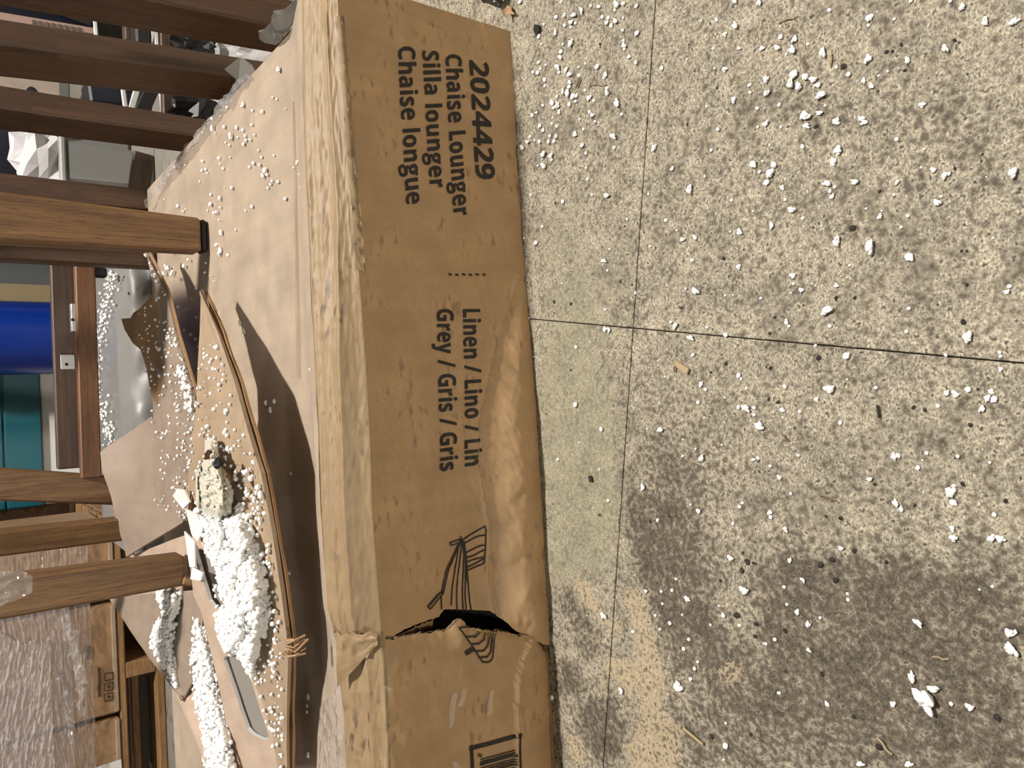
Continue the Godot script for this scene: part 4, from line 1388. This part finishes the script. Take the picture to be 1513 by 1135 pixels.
	# shelf with patterned edge and white clip, upper corner
	var sh := thing("navy_shelf", "navy shelf with pale patterned edge strip behind the uppermost dark legs", "shelf", Transform3D(Basis(), Vector3(1.02, 0, -2.2)))
	obj("grey_brown_board", bar_mesh(deep(5, -30, -2.2) - sh.position, deep(138, 20, -2.2) - sh.position, 0.05, 0.05), plain(Color(0.30, 0.27, 0.25), 0.7), sh)
	var bk := [deep(0, 4, -2.25), deep(138, 26, -2.25), deep(138, 50, -2.25), deep(-4, 30, -2.25)]
	for i in 4: bk[i] -= sh.position
	obj("shelf_body", plate(bk, 0.02), M.navy, sh)
	var ek := [deep(-3, 20, -2.2), deep(140, 44, -2.2), deep(140, 52, -2.2), deep(-4, 32, -2.2)]
	for i in 4: ek[i] -= sh.position
	obj("edge_strip", plate(ek, 0.01), plain(Color(0.62, 0.52, 0.48), 0.6), sh)
	st2 = fresh()
	for k in 8: bx(st2, deep(50 + k * 9.5, 34 + k * 1.55, -2.19) - sh.position, Vector3(0.014, 0.009, 0.006), 0.001)
	obj("edge_mark", done(st2), plain(Color(0.36, 0.30, 0.27), 0.7), sh)
	obj("white_clip", bar_mesh(deep(139, 12, -2.17) - sh.position, deep(142, 54, -2.17) - sh.position, 0.009, 0.006), M.white, sh)
	obj("upright", bar_mesh(deep(160, 10, -2.3) - sh.position, deep(158, 60, -2.3) - sh.position, 0.085, 0.04), plain(Color(0.13, 0.12, 0.12), 0.7), sh)
	tag(obj("dark_bracket", box_mesh(Vector3(0.07, 0.03, 0.05), 0.004), plain(Color(0.08, 0.07, 0.07), 0.6), null, Transform3D(Basis(), deep(208, 47, -1.7))), "blackish bracket below the short reddish stretcher", "bracket")

# ---------------------------------------------------------------- plastic film about the box's right end
func films() -> void:
	var a := pts_deep([216, 300, -1.43, 240, 268, -1.36, 268, 232, -1.28, 300, 190, -1.18, 334, 148, -1.07, 362, 116, -1.0])
	var b := pts_at([222, 306, .214, 250, 272, .214, 280, 236, .214, 312, 190, .214, 344, 152, .214, 370, 118, .214])
	var f := obj("clear_film", crumple(a, b, 70, 10, 0.008, 51, true), clear_film(0.3, Color(0.72, 0.72, 0.72), 0.12))
	tag(f, "crumpled clear film bunched along the right end edge of the box top", "plastic film")
	var g := obj("grey_film", crumple(pts_at([382, 66, .216, 398, 40, .216, 425, 10, .216, 440, -12, .216]), pts_at([412, 74, .212, 435, 44, .212, 465, 12, .212, 486, -14, .212]), 30, 16, 0.008, 52), M.film_grey)
	tag(g, "dull grey film folded over the top right corner of the box", "plastic film")
	var h := obj("film_peak", plate(pts_deep([332, 103, -1.02, 356, 84, -1.03, 373, 97, -1.0, 378, 106, -.99, 360, 126, -1.0, 352, 120, -1.01]), 0.001), clear_film(0.5, Color(0.50, 0.49, 0.47), 0.15))
	tag(h, "stiff pointed fold of clear film standing at the box end", "plastic film")
	# pale plastic sheeting on the floor behind the dark legs
	var n := FastNoiseLite.new()
	n.seed = 61
	n.frequency = 1.0
	n.fractal_octaves = 3
	var p := obj("plastic_sheeting", grid(60, 60, func(u: float, v: float) -> Vector3:
		var x := lerpf(0.56, 1.02, u)
		var z := lerpf(-1.30, -2.0, v)
		var edge := smoothstep(0.0, 0.12, minf(minf(u, 1 - u), minf(v, 1 - v)))
		return Vector3(x, 0.002 + edge * (0.010 + 0.05 * absf(n.get_noise_2d(x * 9, z * 3)) + 0.010 * n.get_noise_2d(x * 30, z * 12)), z), false), plain(Color(0.66, 0.65, 0.64), 0.3))
	tag(p, "rumpled whitish plastic sheeting on the floor behind the dark legs", "plastic film")
	for q in [[285, 60, -1.1, 0.030, "blackish film scrap on the whitish plastic sheeting, upper one"], [296, 72, -1.1, 0.022, "small black chip beside the upper film scrap on the sheeting"], [288, 168, -1.35, 0.036, "navy and black film bundle lying between the two inner dark legs"]]:
		var st := fresh()
		for k in 3: blob(st, Vector3(rng.randf_range(-1, 1), 0.2, rng.randf_range(-1, 1)) * q[3] * 0.4, Vector3(0.8, 1.1, 0.6) * q[3], 70 + k + int(q[0]), 6, 8, 0.4)
		tag(obj("black_film_scrap", done(st), plain(Color(0.03, 0.03, 0.045), 0.3), null, Transform3D(Basis(), at(q[0], q[1], 0.07))), q[4], "film scrap")
	# black film by the right end of the box
	var k2 := obj("black_film", crumple(pts_deep([688, -14, -0.715, 712, 0, -0.70, 728, 10, -0.69]), pts_at([700, -20, .01, 745, -6, .008, 742, 12, .006]), 20, 12, 0.006, 88), M.black_film)
	tag(k2, "black plastic film tucked against the right end of the box", "plastic film")
	var k3 := obj("frayed_corner", crumple(pts_deep([744, 20, -0.685, 752, 32, -0.683]), pts_at([752, 12, .002, 764, 26, .002]), 8, 6, 0.006, 89), M.old_card)
	tag(k3, "frayed cardboard shred at the bottom right corner of the box", "scrap")

# ---------------------------------------------------------------- litter on the concrete
func floor_litter() -> void:
	# splinters and straws: x0 y0 x1 y1 thickness
	var items := [[998, 536, 1018, 549, 5.0, "flat split wood chip lying just past the joint crossing", "wood_chip"], [1000, 533, 997, 550, 1.4, "thin sliver beside the split wood chip", "wood_splinter"], [1150, 34, 1178, 23, 2.0, "pale straw among the foam crumbs near the clustered lumps", "straw"],
		[1228, 78, 1227, 98, 2.4, "short yellow straw beside the clustered foam lumps", "straw"], [1296, 1090, 1318, 1115, 3.0, "bent brown straw below the largest foam lump", "straw"], [1378, 971, 1402, 974, 2.2, "pale straw beyond the small lump above the largest one", "straw"],
		[870, 127, 897, 125, 1.2, "hair-thin pinkish fibre near the crumb cluster", "fibre"], [852, 130, 858, 115, 1.6, "short brown splinter among the crumbs near the box", "wood_splinter"], [1297, 598, 1300, 618, 1.5, "grey bark sliver in the middle of the bare concrete", "bark_sliver"],
		[1155, 642, 1165, 652, 2.0, "dark curved fibre on the bare concrete", "fibre"], [1066, 690, 1070, 702, 1.6, "pale curved fibre at the edge of the brown stain", "fibre"], [872, 703, 874, 712, 4.0, "brown oblong chip on the smooth greenish concrete", "brown_chip"],
		[1212, 733, 1235, 740, 1.6, "dry leaf-like fragment on the bare concrete", "leaf_fragment"], [1010, 1075, 1040, 1100, 2.2, "pale flake strip along the scraped joint", "paint_flake"]]
	for s in items:
		var a := at(s[0], s[1], 0.0015)
		var b := at(s[2], s[3], 0.0015)
		var w: float = s[4] * 0.00055
		var m := fresh()
		if s[6] in ["straw", "fibre", "leaf_fragment"]: tube(m, [a, a.lerp(b, 0.35) + Vector3(0.0008, 0.001, 0.0006), a.lerp(b, 0.7) + Vector3(-0.0004, 0.0012, 0), b], w * 0.5, 6)
		else: bx(m, (a + b) / 2 + Vector3(0, 0.001, 0), Vector3(w * 2, 0.0022, a.distance_to(b)), 0.0006, Basis.looking_at(b - a))
		tag(obj(s[6], done(m), M.straw if s[6] in ["straw", "wood_chip", "paint_flake"] else M.pebble if s[6] in ["brown_chip", "bark_sliver"] else plain(Color(0.45, 0.34, 0.26), 0.8)), s[5], "litter")
	tag(obj("black_film_chip", plate(pts_at([790, 36, .002, 797, 37, .003, 798, 44, .003, 793, 54, .002, 789, 44, .002]), 0.001), M.dark), "shiny black film chip on the concrete by the box corner", "film scrap")
	# dark grit: px x, y, radius
	var grit := [1206,187,4, 1298,135,2, 1310,77,3.5, 1411,60,3.5, 1332,66,3, 1319,76,3, 1338,104,3, 1430,110,2, 1452,228,2, 1261,337,6, 1300,283,3, 1411,249,3, 1421,371,2.5, 1429,371,2.5, 819,446,3, 844,449,3, 1007,455,2.5, 1073,537,3.5, 1051,550,2.5, 1145,469,3, 1236,440,3.5, 1138,493,3, 1210,529,4.5, 1139,544,3.5, 1263,440,3, 1424,476,5, 1429,421,3, 1136,590,3, 1150,594,3.5, 1070,382,3.5, 917,416,2.5, 934,421,2, 1068,382,2,
		1098,817,3, 1105,830,5, 1097,843,4.5, 1114,832,3, 1065,858,3, 1230,827,5, 1213,835,5.5, 1236,857,5, 1262,814,4.5, 1310,831,3.5, 1089,909,6, 1118,922,4, 1116,940,4, 1161,932,4, 1161,992,3, 1215,996,4, 1300,1104,6, 1262,1059,4, 1474,1060,6, 1052,1088,4, 1110,1085,4, 961,771,3, 989,763,2.5, 887,761,2, 1243,766,4, 1221,763,2.5, 1434,628,4, 1423,715,4, 1486,740,4, 1293,716,3, 1352,747,3, 1350,602,3.5, 1367,606,3.5, 1445,575,2.5, 1060,130,2.5, 1016,184,2.5, 1018,66,1.5, 887,65,2.5, 928,47,1.2, 792,112,1.3, 875,405,1.3, 867,278,1.6, 890,365,1.5, 821,300,2, 952,343,1.8, 844,547,2, 807,612,1.5, 886,761,1.8, 817,745,1.5, 1247,98,5, 1236,176,1]
	var meshes := []
	for k in 4:
		var st := fresh()
		blob(st, Vector3.ZERO, Vector3(1, 0.45, 0.75), 300 + k, 5, 8, 0.25)
		meshes.append(done(st))
	var gs := []
	for i in range(0, grit.size(), 3): gs.append(Vector2(grit[i], grit[i + 1]))
	var gr := ranked(gs, marks_floor)
	for i in range(0, grit.size(), 3):
		var p := at(grit[i], grit[i + 1], 0.0)
		var r: float = grit[i + 2] / (LENS / (p - Vector3(0, EYE, 0)).dot(cam_f))
		var o := obj("grit", meshes[(i / 3) % 4], M.pebble, null, Transform3D(Basis(Vector3.UP, rng.randf() * TAU).scaled(Vector3.ONE * r), p + Vector3(0, r * 0.3, 0)))
		tag(o, "dark grit %s on the concrete, %s" % ["fragment" if grit[i + 2] >= 4 else "speck", gr[i / 3]], "grit", "dark grit on the concrete")

var marks_floor := [[1007, 542, "the split wood chip"], [937, 487, "the joint crossing"], [1365, 1035, "the widest foam lump"], [793, 45, "the black film chip"], [1195, 125, "the big foam cluster"], [1430, 498, "the pinkish foam lump"], [806, 960, "the box's torn corner"], [1307, 1100, "the bent brown straw"],
	[1385, 297, "the teardrop foam lump"], [1137, 256, "the two-lobed foam lump"], [1299, 608, "the bark sliver"], [1223, 737, "the dry leaf fragment"], [938, 885, "the pale patch's tip"], [873, 708, "the brown oblong chip"], [1221, 459, "the tooth-shaped foam lump"], [1455, 30, "the top outer foam pair"],
	[735, 255, "the printed last digit"], [835, 145, "the dense bead cluster"], [1404, 727, "the tall foam lump"], [1493, 955, "the outer ragged pair"], [1496, 256, "the frosted outer lump"], [1025, 1085, "the pale flake strip"], [1121, 630, "the triple-bulged foam lump"], [845, 30, "the upper bead string"],
	[1162, 28, "the pale straw"], [905, 60, "the upper bead knot"], [1285, 366, "the pointed-tail lump"], [1068, 696, "the pale curved fibre"], [1001, 1015, "the oval bead by paint"], [1410, 580, "the ring-shaped lumps"]]
var marks_box := [[312, 345, "the oak leg's foot"], [355, 100, "the film peak"], [437, 290, "the brown tape strip"], [390, 255, "the box-top foam knot"], [355, 450, "the flap shadow's corner"], [425, 950, "the frayed flap split"], [505, 200, "the loose edge strip"], [410, 103, "the oval box-top crumb"], [475, 1080, "the shiny clear tape"], [345, 200, "the box-top bead cluster"], [310, 160, "the bunched clear film"], [475, 700, "the crease's smudge"], [365, 560, "the bare shaded strip"]]
var ordinal := ["closest", "second closest", "third closest", "fourth closest", "fifth closest", "sixth closest", "seventh closest", "eighth closest", "ninth closest", "tenth closest", "eleventh closest", "twelfth closest", "thirteenth closest", "fourteenth closest", "fifteenth closest", "sixteenth closest", "seventeenth closest", "eighteenth closest", "nineteenth closest", "twentieth closest", "twenty-first closest", "twenty-second closest", "twenty-third closest", "twenty-fourth closest", "twenty-fifth closest", "twenty-sixth closest", "twenty-seventh closest", "twenty-eighth closest", "twenty-ninth closest", "thirtieth closest", "thirty-first closest", "thirty-second closest", "thirty-third closest", "thirty-fourth closest", "thirty-fifth closest"]
var marks_gap := [[250, 397, "the raised flap tip"], [297, 432, "the near flap's tip"], [290, 590, "the gap's inner corner"], [310, 372, "the oak leg's foot"]]

# how far each of these spots ranks from the landmark nearest to it
func ranked(spots: Array, marks: Array) -> Array:
	var by := {}
	var out := []
	out.resize(spots.size())
	for i in spots.size():
		var best := 0
		for k in marks.size():
			if spots[i].distance_to(Vector2(marks[k][0], marks[k][1])) < spots[i].distance_to(Vector2(marks[best][0], marks[best][1])): best = k
		if not by.has(best): by[best] = []
		by[best].append(i)
	for k in by:
		var m := Vector2(marks[k][0], marks[k][1])
		by[k].sort_custom(func(a, b): return spots[a].distance_to(m) < spots[b].distance_to(m))
		for j in by[k].size(): out[by[k][j]] = "%s to %s" % [ordinal[mini(j, ordinal.size() - 1)], marks[k][2]]
	return out

# ---------------------------------------------------------------- foam crumbs one by one
func tile(ox: float, oy: float, s: float, flat: Array, y := 0.0, surface := "floor") -> void:
	for i in range(0, flat.size(), 3):
		var ix: float = ox + flat[i] / s
		var iy: float = oy + flat[i + 1] / s
		var p := at(ix, iy, y)
		var rp: float = flat[i + 2] / s
		var r := rp / (LENS / (p - Vector3(0, EYE, 0)).dot(cam_f))
		# the photographed spot is the crumb's middle, a little above what it lies on
		p = at(ix, iy, y + r * 0.6)
		crumbs.append([p, r, surface, rp, ix, iy])

func all_crumbs() -> void:
	var Z := 5.677
	tile(750, 0, Z, [100,15,22, 452,15,14, 407,145,20, 477,130,20, 553,127,28, 620,90,25, 535,185,24, 480,215,18, 532,230,14, 570,195,16, 305,205,14, 402,270,22, 262,305,20, 530,360,28, 465,372,14, 447,435,20, 440,480,22, 285,370,13, 260,525,20, 320,547,13, 278,578,14, 252,612,19, 215,605,18, 420,565,26, 432,610,16, 490,590,22, 515,625,28, 520,690,22, 515,730,20, 312,670,20, 315,720,15, 597,565,12, 602,635,18, 652,535,12, 698,50,16, 765,57,21, 910,35,32, 972,30,20, 900,85,16, 795,145,18, 845,150,18, 830,190,20, 868,215,22, 905,175,26, 970,150,12, 1083,50,22, 965,255,17, 1078,282,26, 975,340,14, 975,380,28, 980,415,16, 1017,477,22, 1077,525,20, 745,557,25, 823,620,23, 808,655,16, 835,740,18, 833,777,24, 1292,572,20, 465,765,22, 497,790,32, 540,810,28, 578,805,20, 570,850,16, 518,877,20, 415,810,18, 375,860,26, 415,885,28, 432,940,22, 390,905,18, 297,885,16, 682,820,26, 725,845,16, 918,862,32, 958,960,16, 690,940,18, 710,965,24, 735,1020,14, 765,1028,10, 605,1000,12, 208,970,18, 243,945,13, 378,990,10, 372,1035,14, 415,1060,16, 270,1060,22, 298,1092,18, 638,1083,14, 155,657,8, 650,760,14])
	tile(750, 190, Z, [565,45,26, 190,68,16, 168,112,22, 122,158,28, 268,110,20, 228,100,10, 355,62,17, 408,65,18, 345,110,20, 388,105,22, 297,212,28, 290,258,10, 360,225,24, 370,262,15, 300,310,30, 255,312,13, 620,140,22, 658,207,16, 888,68,30, 895,160,17, 662,330,14, 672,425,16, 710,555,14, 830,560,28, 197,558,14, 463,612,20, 1230,160,28, 1380,335,20, 1328,770,18, 1182,550,12, 1003,760,13, 292,822,15, 238,958,20, 139,920,10, 855,1012,11, 1195,990,13, 1420,855,11, 810,1112,22])
	tile(750, 380, Z, [837,112,13, 457,218,9, 820,440,14, 1073,302,14, 178,512,10, 815,605,24, 850,612,22, 1338,240,10, 1405,580,28, 1370,545,16, 575,755,16, 690,715,8, 220,836,7, 1320,1003,10, 1260,870,9])
	tile(1000, 0, Z, [485,15,24, 690,20,30, 335,170,18, 205,175,12, 490,210,32, 400,288,24, 520,405,20, 305,408,13, 85,500,12, 318,575,12, 400,580,27, 712,407,24, 845,400,28, 870,310,20, 985,330,32, 970,415,32, 920,455,14, 1280,85,20, 1100,370,16, 1225,445,36, 1340,565,16, 1435,620,24, 745,665,30, 752,780,30, 610,715,20, 615,778,16, 475,838,26, 252,893,13, 675,910,18, 860,880,18, 748,1035,28, 345,1085,20, 875,1065,14, 970,630,40, 950,700,36, 1020,720,36, 1075,635,36, 1140,665,34, 1180,715,30, 1205,800,44, 1195,945,26, 1075,970,46, 1090,1060,28, 1335,1020,34, 680,1065,14, 63,100,10, 1245,885,14])
	tile(1250, 0, Z, [180,160,30, 212,140,24, 190,212,16, 405,162,14, 975,55,30, 1165,178,34, 1415,180,34, 835,408,36, 515,502,26, 182,495,38, 148,675,24, 213,718,24, 275,635,12, 350,600,12, 635,878,28, 130,992,28, 150,1030,26, 262,100,9, 540,8,20, 875,10,16])
	tile(1000, 190, Z, [290,182,16, 1055,145,22, 780,137,12, 640,310,36, 815,295,30, 780,375,42, 745,450,28, 695,365,18, 722,272,12, 235,402,11, 105,510,36, 460,603,16, 885,495,24, 910,597,16, 968,680,32, 1058,752,16, 793,815,26, 525,865,28, 450,865,12, 47,930,26, 150,910,22, 130,1105,20, 640,695,10, 1350,180,40, 1310,280,32, 1255,460,30, 1285,525,18, 1305,568,26, 1325,490,16, 1340,945,42, 262,670,9, 1215,815,10])
	tile(1250, 190, Z, [425,90,20, 655,172,12, 72,445,30, 428,452,22, 630,327,12, 730,345,26, 825,400,30, 855,378,24, 770,620,34, 797,570,14, 285,735,24, 300,690,10, 405,555,14, 518,733,18, 462,828,15, 200,1000,50, 530,1090,38, 1400,375,46, 1178,407,9, 1085,905,9, 1235,918,12, 170,672,12])
	tile(1000, 380, Z, [515,80,24, 970,155,27, 978,223,16, 958,300,11, 1048,275,24, 160,285,34, 75,265,14, 405,322,13, 472,320,9, 705,345,15, 1337,240,22, 1255,450,46, 1283,577,20, 920,545,26, 942,580,16, 253,590,15, 118,680,32, 410,652,20, 136,820,18, 1165,240,10, 1430,828,34, 512,992,26, 540,1020,14, 205,1065,22, 240,1110,20, 907,1085,18, 585,1105,10, 1165,742,14, 1275,1105,46])
	tile(1250, 380, Z, [527,432,19, 508,625,18, 1020,670,46, 1350,292,24, 1370,245,20, 838,822,20, 1288,800,16, 1297,832,17, 1297,942,24, 250,1095,17, 30,70,14, 10,1025,10])
	tile(780, 570, Z, [402,160,28, 612,370,22, 252,618,15, 432,475,10, 600,703,11, 675,963,15, 1108,370,28, 962,852,28, 1300,452,11, 1003,362,10, 1300,590,14, 1428,1050,24, 1090,1125,14, 1365,997,11, 1105,145,10])
	tile(1020, 570, Z, [65,140,20, 405,180,20, 468,192,34, 535,185,18, 535,245,16, 575,340,44, 770,205,24, 775,265,10, 918,217,18, 1055,115,22, 1257,310,19, 45,530,12, 265,497,10, 95,605,30, 530,620,19, 568,607,18, 670,675,16, 745,768,24, 905,585,16, 842,905,15, 413,1015,18, 438,985,15, 665,1065,26, 675,1105,18, 118,268,10, 68,1050,20, 470,22,13, 795,12,16, 840,348,9, 288,100,10])
	tile(1260, 570, Z, [195,17,17, 795,60,30, 860,70,32, 960,25,30, 1160,50,26, 1130,105,30, 1175,115,34, 1080,195,28, 713,170,20, 345,592,30, 380,580,26, 620,565,18, 880,592,18, 540,685,24, 140,783,22, 585,625,10, 1150,645,14, 820,895,46, 845,990,34, 850,840,18, 360,980,28, 410,1030,26, 1187,1082,20])
	tile(780, 760, 3.027, [580,28,8, 918,42,10, 905,195,17, 965,340,20, 337,453,18, 712,378,15, 527,343,10, 597,345,8, 645,340,9, 570,453,8, 635,488,11, 602,400,7, 875,450,13, 948,497,9, 817,495,7, 697,603,10, 745,690,10, 760,660,8, 727,738,10, 470,525,10, 417,790,15, 670,773,24, 880,1035,16, 107,820,11, 720,560,9, 663,290,7, 690,450,6, 855,410,6, 1062,578,10, 875,1098,7, 885,935,7, 1085,12,10, 590,515,7])
	tile(1140, 760, 3.027, [62,68,14, 310,150,12, 83,205,12, 140,295,12, 57,325,9, 115,438,13, 162,493,14, 218,463,8, 343,382,9, 166,608,12, 69,403,8, 15,560,10, 655,487,19, 685,835,48, 725,780,22, 628,725,20, 803,848,11, 885,862,20, 543,850,15, 248,848,12, 35,800,9, 400,1117,16, 617,1118,17, 1068,530,24, 1075,607,28, 812,105,18, 808,65,14, 985,105,20, 1022,108,22, 988,323,8, 930,337,6, 340,355,7])
	var B := 5.404
	tile(230, 140, B, [693,83,24, 772,127,12, 850,135,18, 570,102,14, 517,172,8, 452,270,24, 450,192,14, 547,257,18, 645,262,18, 698,283,16, 768,240,14, 600,330,28, 655,342,12, 715,330,14, 788,322,12, 755,360,14, 700,390,20, 720,365,14, 590,405,12, 560,382,10, 510,505,17, 515,553,10, 540,590,14, 595,500,9, 375,530,14, 370,605,14, 400,598,14, 415,625,10, 353,693,10, 155,575,18, 110,640,12, 237,562,8, 820,445,11, 845,500,14, 780,548,16, 748,578,12, 830,560,18, 868,605,28, 855,645,22, 890,640,16, 930,690,14, 918,715,13, 978,697,16, 897,745,12, 945,485,12, 935,22,10, 967,40,10, 1038,113,8, 1345,272,18, 1130,540,22, 1103,583,11, 1150,637,12, 1153,740,10, 1035,832,18, 1210,848,13, 1250,965,11, 1420,980,9, 608,745,18, 510,825,20, 435,870,22, 440,798,13, 485,940,18, 465,945,14, 515,900,11, 505,1000,9, 415,925,9, 768,893,18, 720,925,11, 178,888,17, 220,932,11, 240,915,8, 640,1080,12, 518,1100,22, 70,835,8, 600,908,6, 550,740,7, 375,302,10, 475,302,9, 302,427,7], 0.211, "box")
	tile(280, 60, B, [707,232,24, 662,455,9, 698,468,9, 1075,700,16, 1130,30,14, 1133,95,16, 1137,155,16, 1143,220,11, 1152,325,12, 1155,390,10, 1175,715,12, 1172,770,9, 1180,650,9], 0.211, "box")
	tile(0, 0, 1.0, [393,595,5, 399,607,5, 405,593,3.5, 355,478,4, 360,490,4, 470,550,3, 459,546,3, 474,700,5.5, 470,690,3.5, 430,700,3, 478,835,5.5, 473,837,3, 419,870,5, 422,908,4, 428,848,4, 429,882,4, 495,958,5, 455,1030,4.5, 454,1043,2.5, 432,986,4.5, 454,1052,2.5, 455,1116,4.5, 325,372,6, 337,377,4, 320,362,3, 319,464,3, 319,469,3], 0.209, "box")
	tile(180, 360, 6.305, [620,150,16, 575,210,20, 560,335,18, 690,415,14, 650,515,11, 615,615,13, 580,810,18, 640,850,18, 685,890,16, 705,960,14, 690,690,12, 520,590,12, 475,90,12, 350,260,26, 390,275,24, 430,235,30, 470,255,22, 410,220,24, 460,285,20, 780,180,9, 770,270,12, 820,295,8, 855,350,8], 0.213, "gap")
	crumbs.sort_custom(func(a, b): return a[3] > b[3])
	var rest := []
	var named := [[1365, 1035, "widest white foam lump of all, flat and ragged, on the stained concrete"], [1285, 366, "big ragged foam lump nearest above the lengthwise joint, pointed tail"], [1404, 727, "tall white foam lump right of the bare concrete patch"], [1496, 256, "large frosted foam lump nearest the outer edge of the concrete"], [1221, 459, "tall tooth-shaped foam lump above the lengthwise joint"], [1212, 141, "heart-shaped foam lump at the end of the big foam cluster"], [1189, 171, "big pointed foam lump below the big foam cluster"], [1430, 498, "dirty pinkish foam lump beside the lengthwise joint"],
		[1121, 630, "triple-bulged foam lump below the dark seed pair"], [1225, 575, "broad foam lump just below the lengthwise joint"], [1236, 356, "spiky foam lump beside the dark splinter"], [1137, 256, "two-lobed foam lump in the middle of the bright concrete"], [1495, 960, "ragged foam lump lower of the pair at the outer concrete edge"]]
	var rank := {}
	for kind in ["floor", "box", "gap"]:
		var spots := []
		var ids := []
		for i in mini(crumbs.size(), 285):
			if crumbs[i][2] != kind: continue
			spots.append(Vector2(crumbs[i][4], crumbs[i][5]))
			ids.append(i)
		var rk := ranked(spots, marks_floor if kind == "floor" else marks_box if kind == "box" else marks_gap)
		for j in ids.size(): rank[ids[j]] = rk[j]
	for i in crumbs.size():
		var c = crumbs[i]
		if i >= 285:
			rest.append([c[0], c[1]])
			continue
		var lumpy: bool = c[3] > 3.7 or rng.randf() < 0.15
		var ms: Mesh = (lump_meshes if lumpy else round_meshes)[rng.randi() % 5]
		var sc: float = c[1] * (1.0 if not lumpy else 1.12)
		var b := Basis(Vector3.UP, rng.randf() * TAU).scaled(Vector3(sc * rng.randf_range(0.85, 1.1), sc * 0.8, sc * rng.randf_range(0.85, 1.1)))
		var o := obj("foam_crumb", ms, M.foam, null, Transform3D(b, c[0]))
		var label := ""
		for q in named:
			if Vector2(c[4] - q[0], c[5] - q[1]).length() < 3.0: label = q[2]
		if label != "":
			tag(o, label, "foam crumb", "foam crumbs on the concrete")
			continue
		var size: String = "large lumpy" if c[3] > 5.5 else "small lumpy" if lumpy else "small round"
		if c[2] == "floor":
			tag(o, "%s white foam crumb on concrete, %s" % [size, rank[i]], "foam crumb", "foam crumbs on the concrete")
		elif c[2] == "box":
			tag(o, "%s white foam crumb on box top, %s" % [size, rank[i]], "foam crumb", "foam crumbs on the box top")
		else:
			tag(o, "%s white foam crumb in the dark carton gap, %s" % [size, rank[i]], "foam crumb", "foam crumbs in the carton gap")
	scatter("foam_crumb_dust", "fine white foam beads strewn over the concrete and the box", rest)
